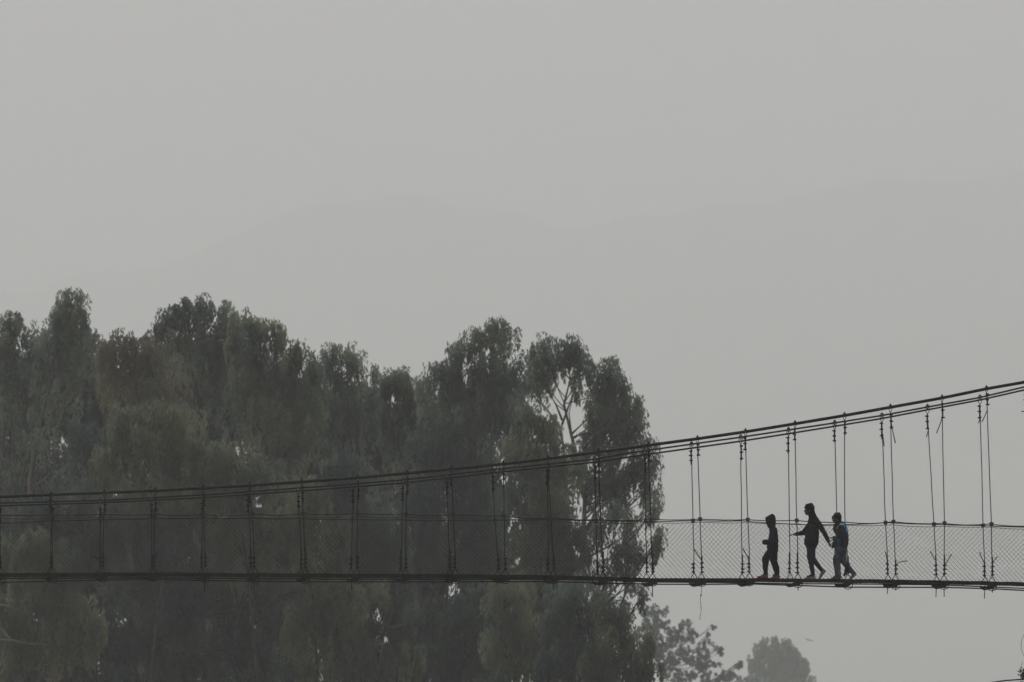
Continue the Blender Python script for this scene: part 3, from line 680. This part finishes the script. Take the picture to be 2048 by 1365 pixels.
# height of the skyline of the wood along the picture, as measured
ENV = tab({-60: 660, 0: 650, 29: 623, 51: 633, 65: 659, 79: 680, 84: 692, 90: 655, 99: 611, 111: 598, 132: 590, 145: 580, 156: 588, 167: 601, 178: 625, 198: 669, 206: 694, 219: 690, 239: 674, 270: 674, 297: 680, 303: 645,
           325: 628, 338: 610, 390: 606, 444: 611, 478: 639, 513: 647, 560: 662, 581: 686, 608: 700, 632: 734, 638: 742, 646: 717, 660: 702, 681: 693, 715: 703, 744: 733, 759: 760, 774: 767, 783: 750, 800: 744, 815: 746, 838: 765,
           850: 769, 855: 743, 889: 730, 904: 701, 927: 682, 953: 656, 974: 648, 1008: 652, 1027: 675, 1038: 709, 1055: 718, 1061: 703, 1076: 690, 1110: 686, 1120: 699, 1135: 686, 1161: 683, 1173: 711, 1190: 730, 1212: 724, 1233: 735,
           1250: 764, 1263: 790, 1270: 806, 1297: 809, 1302: 890, 1326: 905, 1340: 960})
def rim(x0, x1, rows=3, seed=1, ext=14):
    '''lobes of foliage that follow the skyline between x0 and x1'''
    x0 -= ext; x1 += ext; r = random.Random(seed); out = []
    for k in range(rows):
        x = x0 + 8 + 5 * k
        while x < x1 - 4:
            rx = min(r.uniform(18, 28) + 5 * k, x - x0 + 8, x1 - x + 8); ry = r.uniform(18, 25) + 5 * k
            top = max(ENV(x), 0.5 * (ENV(x - rx * .7) + ENV(x + rx * .7)) - 4)
            out.append((x, top + ry + k * 42 + r.uniform(-2, 6), rx, ry, 0)); x += rx * 0.85
    return out
def pix(p):
    d = Vector(p) - Vector((0, -DIST, CAMZ)); c, sn_ = math.cos(PITCH), math.sin(PITCH)
    f = d.y * c + d.z * sn_; up = -d.y * sn_ + d.z * c
    return 1024 + F * d.x / f, 682.5 - F * up / f
def crown_mesh(name, lobes, Y, kind, dens, droop, leaf, seed, mt, parent, tassel=(0.32, 0.62), env=False):
    r = np.random.default_rng(seed); V = []
    s = F / (Y + DIST)
    cen = []
    for (cx, cy, rx, ry) in [l[:4] for l in lobes]:
        c = W(cx, cy, Y); ax, az = rx / s, ry / s; ay = min(max(ax, az), 2.4) * 0.85
        area = math.pi * ax * az
        hx, hz_ = ax * 1.16 - tassel[0] * 0.45, az * 1.06 - tassel[1] * 0.55
        hx, hz_ = (hx * 0.86, hz_ * 0.88) if seed in (109, 110) else (hx, hz_); hx = max(0.2, hx); hz_ = max(0.18, hz_)
        nt = max(4, int(area * dens * 2.0))
        d = r.normal(size=(nt, 3)); d[:, 1] *= 0.8; d /= np.linalg.norm(d, axis=1)[:, None]
        rad = r.uniform(0.25, 1.0, nt) ** 0.55
        p = d * rad[:, None] * np.array([hx, ay, hz_]) + np.array([c.x, c.y, c.z])
        p[:, 1] += r.uniform(-0.3, 0.3)
        cen.append(p)
    cen = np.vstack(cen); nt = len(cen)
    if env:
        e = np.array([pix(q) for q in cen]); keep = e[:, 1] - tassel[1] * 0.42 * s > np.array([ENV(a) for a in e[:, 0]]) - 3
        cen = cen[keep]; nt = len(cen)
    k = r.uniform(0, 1, nt) < (0.1 if seed in (109, 110) else 0.22)
    cen[k] += r.normal(0, 1, (k.sum(), 3)) * np.clip(np.array([tassel[0], tassel[0], tassel[0]]) * 0.8, 0, .3)
    tr = r.uniform(0.65, 1.25, nt); tr[k] *= 0.72
    nl = leaf['n']
    tot = nt * nl
    idx = np.repeat(np.arange(nt), nl)
    # teardrop tassel, wider at the top and trailing down
    a = r.uniform(0, 2 * np.pi, tot); t = r.uniform(0, 1, tot)
    prof = np.sqrt(np.clip(1 - (2 * t - 0.75) ** 2, 0.02, 1)) if droop else np.sqrt(np.clip(1 - (2 * t - 1) ** 2, 0.02, 1))
    rr = np.sqrt(r.uniform(0, 1, tot)) * prof * tassel[0] * tr[idx]
    hz = (0.5 - t) * 2 * tassel[1] * tr[idx]
    pos = cen[idx] + np.stack([rr * np.cos(a), rr * np.sin(a), hz], 1)
    # leaf blades
    L = leaf['l'] * r.uniform(0.6, 1.35, tot); Wd = leaf['w'] * r.uniform(0.7, 1.3, tot)
    if droop:
        dirv = np.stack([r.normal(0, .38, tot) + 0.25 * np.cos(a), r.normal(0, .38, tot) + 0.25 * np.sin(a), -np.ones(tot)], 1)
    else:
        dirv = r.normal(size=(tot, 3)); dirv[:, 2] = dirv[:, 2] * 0.7 + 0.15
    dirv /= np.linalg.norm(dirv, axis=1)[:, None]
    q = r.normal(size=(tot, 3)); sd2 = np.cross(dirv, q); sd2 /= np.linalg.norm(sd2, axis=1)[:, None]
    A = pos - dirv * (L / 2)[:, None]; C = pos + dirv * (L / 2)[:, None]
    mid = pos - dirv * (L * 0.1)[:, None]
    B = mid + sd2 * (Wd / 2)[:, None]; D = mid - sd2 * (Wd / 2)[:, None]
    co = np.stack([A, B, C, D], 1).reshape(-1, 3).astype(np.float32)
    me = bpy.data.meshes.new(name); me.vertices.add(tot * 4); me.vertices.foreach_set('co', co.ravel())
    me.loops.add(tot * 4); me.loops.foreach_set('vertex_index', np.arange(tot * 4, dtype=np.int32))
    me.polygons.add(tot); me.polygons.foreach_set('loop_start', np.arange(0, tot * 4, 4, dtype=np.int32)); me.polygons.foreach_set('loop_total', np.full(tot, 4, dtype=np.int32))
    me.update()
    o = link('crown', me, mt, parent, smooth=False)
    return cen

LEAFN = [0]
def tree(base_px, Y, lobes, mt, label, group, seed, dens=3.0, droop=True, leaf=None, bark=None, trunk_r=0.22, path=None, tassel=(0.32, 0.62), cat='tree', limbs=None, name='eucalyptus_tree'):
    leaf = leaf or (dict(n=78, l=0.22, w=0.062) if group == G1 else dict(n=100, l=0.24, w=0.072))
    if group == G1: dens *= 0.45 if base_px < 1100 else 0.9; tassel = (0.27, 0.6)
    if group != G1 and not bark: trunk_r *= 0.5
    rr = random.Random(seed)
    x = W(base_px, 1400, Y).x; gz = ground_z(x, Y) if Y < 300 else 0.7
    root = empty(name, (x, Y, gz - 0.05)); tag(root, label, cat, group)
    cen = crown_mesh('crown', lobes, Y, mt, dens, droop, leaf, seed, LEAF[mt], root, tassel, env=(group == G1))
    LEAFN[0] += len(cen) * leaf['n']
    m = MB()
    top = min(lobes, key=lambda l: l[1]); tp = W(top[0], top[1], Y)
    if path: P = [Vector((x, Y, gz - 0.3))] + [W(a, b, Y) for a, b in path] + [tp]
    else:
        P = [Vector((x, Y, gz - 0.3))]
        for t in (0.2, 0.4, 0.6, 0.8):
            P.append(Vector((x + (tp.x - x) * t ** 1.3 + rr.uniform(-.6, .6), Y + rr.uniform(-.3, .3), gz + (tp.z - gz) * t)))
        P.append(tp)
    k = len(P); rs = [max(0.02, trunk_r * (1 - 0.93 * (i / (k - 1)) ** 0.8)) for i in range(k)]
    m.tube(P, rs, 8)
    H = tp.z - gz
    def on(z):
        for i in range(k - 1):
            if P[i].z <= z <= P[i + 1].z:
                t = (z - P[i].z) / max(1e-6, P[i + 1].z - P[i].z); return P[i].lerp(P[i + 1], t), rs[i] * (1 - t) + rs[i + 1] * t
        return P[-1], rs[-1]
    for (cx, cy, rx, ry) in [l for l in lobes if len(l) == 4]:
        c = W(cx, cy, Y); zs = max(gz + 0.25 * H, min(c.z - 0.2 * abs(c.x - x) - rr.uniform(.8, 2.2), tp.z - 0.8))
        a, ra = on(zs); mid = a.lerp(c, 0.5) + Vector((rr.uniform(-.3, .3), rr.uniform(-.3, .3), -0.12 * (c - a).length + rr.uniform(-.1, .3)))
        r0 = max(0.022, min(ra * 0.5, 0.022 + 0.012 * (c - a).length)); m.tube([a, mid, c], [r0, r0 * 0.65, r0 * 0.3], 6)
        near = [Vector(q) for q in cen if abs(q[0] - c.x) < rx / (F / (Y + DIST)) and abs(q[2] - c.z) < ry / (F / (Y + DIST))]
        rr.shuffle(near)
        for q in near[:7]:
            st = mid.lerp(c, rr.random()); m.tube([st, st.lerp(q, 0.6) + Vector((0, 0, 0.2)), q + Vector((0, 0, .1))], [0.022, 0.015, 0.008], 4, False)
    for lb in (limbs or []):
        m.tube([W(a, b, Y - 0.9 - 0.0) if i else W(a, b, Y - 0.2) for i, (a, b) in enumerate(lb[1:])], [lb[0] * (1 - 0.75 * i / max(1, len(lb) - 2)) for i in range(len(lb) - 1)], 6)
    m.build('trunk', bark or (BARK if group == G1 else BARK_D), root, True)
    return root

G1 = 'tall eucalyptus trees behind the footbridge'
tree(25, 132, rim(-40, 84, 3, 1) + [(32, 648, 30, 24), (15, 672, 42, 30), (45, 700, 45, 38), (10, 740, 75, 55), (50, 800, 70, 65), (-20, 850, 70, 80), (20, 920, 75, 70), (-20, 1000, 80, 80)], 'blue',
     'leafy eucalyptus with a small pointed top at the left edge of the wood', G1, 101, path=[(20, 1200), (25, 900)])
tree(150, 128, rim(88, 206, 3, 2) + [(143, 604, 17, 22), (138, 630, 32, 24), (125, 652, 34, 24), (160, 662, 36, 30), (120, 690, 30, 30), (172, 700, 32, 34), (150, 740, 60, 40), (130, 800, 70, 60), (160, 880, 65, 70), (110, 900, 50, 70), (140, 980, 75, 60)], 'blue',
     'tallest eucalyptus with a narrow spire top left of the broad domed one', G1, 102, path=[(58, 1100), (60, 960), (75, 860), (105, 760), (130, 690)], trunk_r=0.17, dens=2.7)
tree(255, 124, rim(212, 300, 3, 3) + [(238, 694, 24, 22), (272, 692, 28, 22), (225, 720, 24, 26), (290, 720, 40, 34), (250, 750, 50, 40), (330, 730, 40, 30), (300, 790, 70, 50), (350, 800, 50, 60), (260, 860, 60, 60)], 'brown',
     'russet tinted eucalyptus with a low lumpy top between the spire and the broad dome', G1, 103)
tree(410, 130, rim(301, 482, 3, 4) + [(335, 634, 30, 20), (370, 640, 34, 26), (415, 632, 40, 22), (448, 640, 32, 24), (322, 665, 22, 30), (365, 680, 45, 36), (420, 690, 55, 45), (470, 690, 40, 50), (400, 740, 55, 40), (450, 770, 70, 60), (420, 850, 70, 80), (400, 950, 80, 80)], 'blue',
     'broad domed eucalyptus with hanging strands of leaves and sky showing through them', G1, 104, dens=2.7)
tree(540, 122, rim(474, 640, 4, 5) + [(520, 672, 36, 24), (490, 700, 40, 40), (560, 695, 40, 36), (595, 735, 36, 40), (540, 750, 60, 55), (615, 790, 30, 50), (580, 820, 60, 60), (500, 820, 60, 70), (560, 900, 80, 70), (620, 880, 35, 60), (540, 980, 80, 60)], 'mid',
     'full olive green eucalyptus with a rounded shoulder sloping down to the right', G1, 105)
tree(700, 134, rim(630, 768, 3, 6) + [(690, 714, 34, 20), (662, 735, 24, 30), (715, 738, 34, 28), (745, 775, 24, 34), (685, 770, 34, 34), (700, 815, 50, 34), (660, 850, 30, 50), (730, 860, 50, 50), (690, 930, 60, 60), (720, 1010, 60, 70)], 'blue',
     'loose crowned eucalyptus standing in the dip between the olive and the twin topped trees', G1, 106, dens=2.4)
tree(810, 130, rim(772, 852, 3, 7) + [(802, 768, 26, 18), (790, 792, 26, 24), (822, 800, 26, 30), (800, 840, 36, 36), (845, 850, 26, 40), (800, 900, 50, 50), (770, 980, 40, 60), (830, 980, 50, 70), (800, 1080, 60, 70)], 'blue',
     'short thin topped eucalyptus left of the highest central crown', G1, 107, dens=2.3)
tree(960, 127, rim(853, 1058, 4, 8) + [(975, 672, 36, 22), (945, 690, 34, 24), (1000, 695, 30, 28), (915, 715, 28, 26), (885, 745, 30, 20), (975, 725, 45, 34), (925, 755, 50, 34), (1010, 755, 45, 40), (960, 795, 75, 45), (880, 775, 30, 24), (1020, 820, 50, 45), (920, 850, 70, 50), (990, 890, 70, 60)], 'blue',
     'high central eucalyptus with a rounded summit and a stepped left side', G1, 108, trunk_r=0.3)
tree(1165, 124, rim(1058, 1118, 2, 9, 0) + rim(1128, 1176, 1, 10, 3) + rim(1174, 1264, 3, 11, 0) + [(1215, 850, 30, 26), (1250, 850, 26, 28), (1195, 890, 30, 30), (1235, 905, 30, 26), (1275, 880, 20, 22), (1255, 960, 30, 28), (1215, 960, 34, 34), (1280, 950, 26, 30), (1230, 1010, 34, 30), (1100, 706, 32, 18), (1078, 728, 24, 26), (1112, 736, 28, 24), (1092, 768, 24, 22), (1148, 708, 22, 24), (1160, 742, 20, 30), (1150, 775, 14, 18),
                (1222, 745, 30, 18), (1205, 770, 24, 24), (1240, 780, 24, 28), (1205, 812, 20, 22), (1236, 822, 26, 26), (1272, 822, 20, 20), (1278, 852, 18, 24), (1282, 812, 14, 14),
                (1190, 850, 22, 26), (1225, 868, 30, 24), (1262, 885, 22, 20), (1178, 905, 30, 32), (1215, 925, 30, 28), (1295, 915, 28, 24), (1308, 945, 16, 30), (1265, 940, 26, 26),
                (1240, 975, 34, 28), (1290, 985, 28, 28), (1310, 1010, 14, 20), (1200, 985, 40, 40), (1165, 960, 34, 44)], 'blue',
     'open tiered eucalyptus at the right end of the wood with bare forked limbs', G1, 109, dens=3.2, trunk_r=0.15, tassel=(0.28, 0.52), bark=BARK_M,
     path=[(1160, 1200), (1170, 1000), (1150, 900), (1128, 810), (1140, 760)], limbs=[(0.06, (1128, 900), (1118, 850), (1090, 815), (1062, 790)), (0.05, (1124, 840), (1112, 810), (1098, 785)), (0.05, (1124, 850), (1142, 800), (1155, 770)), (0.05, (1165, 900), (1200, 860), (1245, 840))])
tree(1190, 119, [(1222, 1040, 36, 30), (1265, 1050, 22, 30), (1190, 1080, 36, 44), (1240, 1100, 34, 36), (1272, 1120, 22, 26), (1260, 1090, 24, 22), (1222, 1150, 44, 26), (1170, 1140, 40, 40), (1318, 1085, 14, 22), (1312, 1108, 12, 22), (1300, 1030, 18, 16), (1284, 1202, 8, 11), (1265, 1160, 16, 18)], 'blue',
     'lower hanging eucalyptus behind the netting with detached clumps on its right side', G1, 110, dens=3.2, trunk_r=0.11, path=[(1195, 1250), (1205, 1180), (1225, 1120)], bark=BARK_D, tassel=(0.24, 0.42), limbs=[(0.03, (1240, 1110), (1290, 1110), (1316, 1100)), (0.02, (1265, 1170), (1280, 1190), (1284, 1200))])
# second, darker rank that closes the wood, and the olive rank in front
G2 = 'trees in the rank filling the middle of the wood'
tree(1080, 118, [(1070, 850, 40, 34), (1110, 870, 40, 40), (1050, 910, 55, 50), (1120, 940, 50, 55), (1060, 1000, 60, 60), (1125, 1030, 45, 60), (1070, 1100, 60, 60), (1130, 1110, 45, 60), (1080, 1190, 70, 60)], 'mid',
     'olive green tree under the gap in the open tiered crown', G2, 120)
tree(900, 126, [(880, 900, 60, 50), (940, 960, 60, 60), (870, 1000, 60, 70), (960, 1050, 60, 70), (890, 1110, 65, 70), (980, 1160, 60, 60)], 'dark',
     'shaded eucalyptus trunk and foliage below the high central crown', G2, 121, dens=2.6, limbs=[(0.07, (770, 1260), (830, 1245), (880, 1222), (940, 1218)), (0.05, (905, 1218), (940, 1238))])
tree(720, 120, [(700, 960, 55, 50), (660, 1010, 50, 60), (740, 1060, 50, 70), (700, 1130, 60, 60), (780, 1140, 50, 60)], 'dark',
     'dark dense tree between the bridge hangers left of centre', G2, 122, dens=2.7)
tree(330, 116, [(290, 845, 60, 35), (350, 860, 50, 40), (240, 870, 50, 40), (300, 900, 80, 45), (370, 930, 60, 55), (250, 950, 70, 60), (330, 1000, 80, 60), (420, 970, 50, 50)], 'olive',
     'light olive mound of foliage in front of the broad domed eucalyptus', G2, 123)
tree(180, 120, [(190, 900, 50, 50), (130, 1000, 60, 60), (220, 1040, 60, 60), (180, 1120, 70, 60), (60, 1060, 60, 60)], 'dark',
     'dark tree behind the left end of the walkway', G2, 124, dens=2.6)
tree(500, 116, [(470, 930, 50, 40), (510, 980, 60, 50), (450, 1040, 60, 60), (540, 1060, 60, 60), (480, 1120, 70, 60)], 'mid',
     'olive brown tree seen between the third and fifth hanger pairs', G2, 125)
tree(640, 112, [(625, 1000, 36, 34), (600, 1050, 45, 50), (660, 1070, 40, 60), (630, 1130, 60, 60), (660, 1200, 50, 60), (690, 1230, 30, 60), (620, 1260, 60, 70)], 'olive',
     'olive tree whose foliage falls past the walkway left of centre', G2, 126)
G3 = 'trees below the walkway'
tree(60, 110, [(80, 1095, 60, 36), (30, 1130, 50, 50), (110, 1140, 60, 50), (90, 1200, 70, 50), (150, 1230, 60, 45), (190, 1270, 32, 40), (100, 1270, 60, 40), (20, 1250, 50, 60), (170, 1310, 40, 26), (20, 1330, 40, 40), (95, 1325, 24, 40)], 'olive',
     'pale olive tree with drooping edge and bare white limbs in the lower left corner', G3, 130, trunk_r=0.22, bark=BARK,
     path=[(38, 1360), (40, 1310), (60, 1240)], limbs=[(0.05, (-15, 1207), (20, 1214), (58, 1227)), (0.055, (-15, 1279), (25, 1281), (55, 1288), (90, 1289), (120, 1296)), (0.05, (-5, 1250), (20, 1278), (50, 1304))])
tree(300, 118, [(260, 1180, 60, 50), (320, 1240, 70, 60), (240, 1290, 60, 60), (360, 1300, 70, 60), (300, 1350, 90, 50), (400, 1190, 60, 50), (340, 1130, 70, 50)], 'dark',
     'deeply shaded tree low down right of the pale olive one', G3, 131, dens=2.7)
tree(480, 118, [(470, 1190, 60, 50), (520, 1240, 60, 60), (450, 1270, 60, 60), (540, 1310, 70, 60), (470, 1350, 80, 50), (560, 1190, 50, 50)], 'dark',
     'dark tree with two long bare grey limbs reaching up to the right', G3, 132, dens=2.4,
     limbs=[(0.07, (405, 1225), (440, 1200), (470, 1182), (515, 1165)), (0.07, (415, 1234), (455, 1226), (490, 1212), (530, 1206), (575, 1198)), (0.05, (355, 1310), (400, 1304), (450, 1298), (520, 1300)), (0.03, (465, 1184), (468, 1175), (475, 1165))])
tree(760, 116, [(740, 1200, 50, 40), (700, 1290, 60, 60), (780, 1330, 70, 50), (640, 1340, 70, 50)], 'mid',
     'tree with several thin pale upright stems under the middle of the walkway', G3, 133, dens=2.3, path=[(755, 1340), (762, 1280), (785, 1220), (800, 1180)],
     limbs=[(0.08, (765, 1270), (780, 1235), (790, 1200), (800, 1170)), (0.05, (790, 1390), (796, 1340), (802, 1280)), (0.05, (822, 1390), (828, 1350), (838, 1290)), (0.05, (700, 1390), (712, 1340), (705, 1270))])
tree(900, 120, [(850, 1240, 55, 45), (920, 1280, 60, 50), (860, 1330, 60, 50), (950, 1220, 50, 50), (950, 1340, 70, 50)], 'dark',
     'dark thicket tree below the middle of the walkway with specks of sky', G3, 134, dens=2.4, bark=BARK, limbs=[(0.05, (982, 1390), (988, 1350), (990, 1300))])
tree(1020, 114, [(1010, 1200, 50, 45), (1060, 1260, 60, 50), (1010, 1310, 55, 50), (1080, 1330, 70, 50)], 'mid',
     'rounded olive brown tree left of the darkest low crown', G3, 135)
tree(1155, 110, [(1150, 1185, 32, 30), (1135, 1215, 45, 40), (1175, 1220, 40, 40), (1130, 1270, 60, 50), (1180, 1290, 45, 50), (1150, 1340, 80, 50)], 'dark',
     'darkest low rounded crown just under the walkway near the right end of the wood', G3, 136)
tree(1240, 108, [(1215, 1232, 32, 26), (1240, 1260, 34, 34), (1270, 1300, 40, 40), (1225, 1310, 50, 50), (1290, 1345, 34, 36), (1240, 1360, 70, 40)], 'olive',
     'olive tree sloping down to the right at the foot of the wood', G3, 137)
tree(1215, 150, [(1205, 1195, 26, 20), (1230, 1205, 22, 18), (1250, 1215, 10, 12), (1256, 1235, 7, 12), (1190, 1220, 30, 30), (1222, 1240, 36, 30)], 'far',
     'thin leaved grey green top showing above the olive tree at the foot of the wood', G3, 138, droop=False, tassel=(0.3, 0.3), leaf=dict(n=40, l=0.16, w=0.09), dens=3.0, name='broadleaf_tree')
G5 = 'shaded back row of trees that closes the wood'
for q, (bx, lb, tg) in enumerate([
    (30, [(40, 860, 70, 60), (20, 960, 80, 80), (50, 1080, 80, 80), (20, 1200, 80, 80), (50, 1320, 80, 70)], 'farthest left'),
    (170, [(170, 850, 60, 50), (160, 960, 80, 80), (180, 1080, 80, 80), (150, 1200, 80, 80), (190, 1320, 80, 70)], 'behind the second hanger pair'),
    (300, [(300, 850, 60, 60), (310, 960, 80, 80), (290, 1080, 80, 80), (310, 1200, 80, 80), (300, 1320, 80, 70)], 'behind the third and fourth hanger pairs'),
    (430, [(440, 850, 60, 60), (430, 960, 80, 80), (450, 1080, 80, 80), (420, 1200, 80, 80), (440, 1320, 80, 70)], 'behind the fifth hanger pair'),
    (570, [(570, 880, 60, 60), (580, 980, 70, 80), (560, 1100, 80, 80), (590, 1220, 80, 80), (560, 1330, 80, 70)], 'behind the shoulder of the full olive eucalyptus'),
    (700, [(690, 1010, 55, 60), (735, 1010, 50, 60), (760, 1090, 50, 60), (710, 1120, 70, 70), (690, 1230, 70, 80), (720, 1330, 80, 70)], 'below the loose crowned eucalyptus'),
    (830, [(830, 1000, 50, 50), (850, 1100, 60, 80), (830, 1220, 70, 80), (850, 1330, 80, 70)], 'below the short thin topped eucalyptus'),
    (965, [(950, 900, 50, 60), (970, 1010, 50, 70), (960, 1120, 60, 70), (980, 1180, 50, 60), (980, 1240, 70, 80), (960, 1340, 80, 70)], 'below the high central eucalyptus'),
    (1090, [(1080, 960, 50, 60), (1080, 1070, 50, 70), (1100, 1180, 60, 70), (1090, 1290, 70, 70), (1150, 1340, 70, 50)], 'below the gap in the open tiered crown')]):
    if q < 8: lb = [(x, ENV(x) + (115 if q != 7 else 140), 42, 34) for x in range(lb[0][0] - 60, lb[0][0] + 61, 40)] + [(x, ENV(x) + 175, 48, 40) for x in range(lb[0][0] - 60, lb[0][0] + 61, 40)] + lb
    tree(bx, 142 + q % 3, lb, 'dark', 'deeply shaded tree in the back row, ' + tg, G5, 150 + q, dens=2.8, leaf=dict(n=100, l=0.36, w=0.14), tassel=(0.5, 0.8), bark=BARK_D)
# hazy trees farther off
G4 = 'hazy trees far beyond the wood'
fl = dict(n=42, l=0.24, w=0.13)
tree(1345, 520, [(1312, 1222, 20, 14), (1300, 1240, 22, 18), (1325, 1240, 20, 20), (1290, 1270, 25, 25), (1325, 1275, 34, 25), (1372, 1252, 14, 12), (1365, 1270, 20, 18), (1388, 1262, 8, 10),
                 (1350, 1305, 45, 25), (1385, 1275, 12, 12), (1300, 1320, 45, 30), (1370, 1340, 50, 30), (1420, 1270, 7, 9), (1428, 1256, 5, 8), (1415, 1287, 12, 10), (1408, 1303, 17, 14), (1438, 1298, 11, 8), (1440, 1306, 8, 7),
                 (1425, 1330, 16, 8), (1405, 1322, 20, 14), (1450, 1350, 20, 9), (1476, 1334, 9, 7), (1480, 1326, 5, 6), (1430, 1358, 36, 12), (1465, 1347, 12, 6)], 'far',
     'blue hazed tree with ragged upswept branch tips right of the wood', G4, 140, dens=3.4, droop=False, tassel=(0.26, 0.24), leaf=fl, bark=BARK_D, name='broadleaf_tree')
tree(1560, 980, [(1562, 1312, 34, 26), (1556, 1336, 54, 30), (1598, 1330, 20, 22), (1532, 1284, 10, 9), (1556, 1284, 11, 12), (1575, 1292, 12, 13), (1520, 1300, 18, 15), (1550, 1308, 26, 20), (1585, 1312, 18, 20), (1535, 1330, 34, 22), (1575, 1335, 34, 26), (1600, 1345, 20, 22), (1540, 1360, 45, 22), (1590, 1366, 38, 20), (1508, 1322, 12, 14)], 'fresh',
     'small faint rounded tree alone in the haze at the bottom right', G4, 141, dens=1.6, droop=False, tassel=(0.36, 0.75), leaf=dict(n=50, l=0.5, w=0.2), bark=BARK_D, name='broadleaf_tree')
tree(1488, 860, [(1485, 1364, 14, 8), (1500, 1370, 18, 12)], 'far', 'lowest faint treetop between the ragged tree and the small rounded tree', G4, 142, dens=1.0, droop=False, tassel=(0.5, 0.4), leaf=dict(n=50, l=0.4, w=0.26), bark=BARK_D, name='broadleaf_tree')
print('LEAVES', LEAFN[0])

# ------------------------------------------------------------------ bird
Yb = 620
bd = empty('bird', W(1619, 1281, Yb)); tag(bd, 'faint grey bird gliding in the haze right of the small rounded tree', 'bird')
c = W(1619.5, 1281.3, Yb)
blob('body', [('c', c + Vector((-.12, 0, .02)), .075, c + Vector((.16, 0, -.02)), .07), ('c', c + Vector((.2, 0, -.02)), .05, c + Vector((.26, 0, -.03)), .035), ('c', c + Vector((-.12, 0, .02)), .06, c + Vector((-.34, 0, .03)), .03)], 0.015, bd, M['feather'], sm=3)
for sg, e, mi in ((-1, W(1609.5, 1277.5, Yb - 0.4), W(1613.5, 1278.6, Yb - 0.2)), (1, W(1627, 1283, Yb + 0.4), W(1623.5, 1281.5, Yb + 0.2))):
    w = MB(); ch = Vector((0.10, 0.13, 0.03)); th = Vector((0, 0, 0.012))
    P3 = [(c, 1.0), (mi, 0.9), (e, 0.2)]; b = 0
    for q, k in P3:
        for a in (ch * k + th, -ch * k + th, -ch * k - th, ch * k - th): w.v.append(q + a)
    for i in range(2):
        for j in range(4): w.f.append((i * 4 + j, i * 4 + (j + 1) % 4, (i + 1) * 4 + (j + 1) % 4, (i + 1) * 4 + j))
    w.f.append((0, 3, 2, 1)); w.f.append((8, 9, 10, 11))
    w.build('wing', M['feather'], bd)

# ------------------------------------------------------------------ haze
hm = bpy.data.materials.new('haze'); hm.use_nodes = True; n = hm.node_tree; n.nodes.clear()
pv = n.nodes.new('ShaderNodeVolumePrincipled'); pv.inputs['Color'].default_value = (0.94, 0.975, 1.0, 1); pv.inputs['Density'].default_value = 0.00042
pv.inputs['Anisotropy'].default_value = 0.2
on_ = n.nodes.new('ShaderNodeOutputMaterial'); n.links.new(pv.outputs[0], on_.inputs['Volume'])
hb = MB(); hb.box((0, 0, 434), (19700, 19700, 872)); hz = hb.build('haze', hm); tag(hz, kind='stuff')
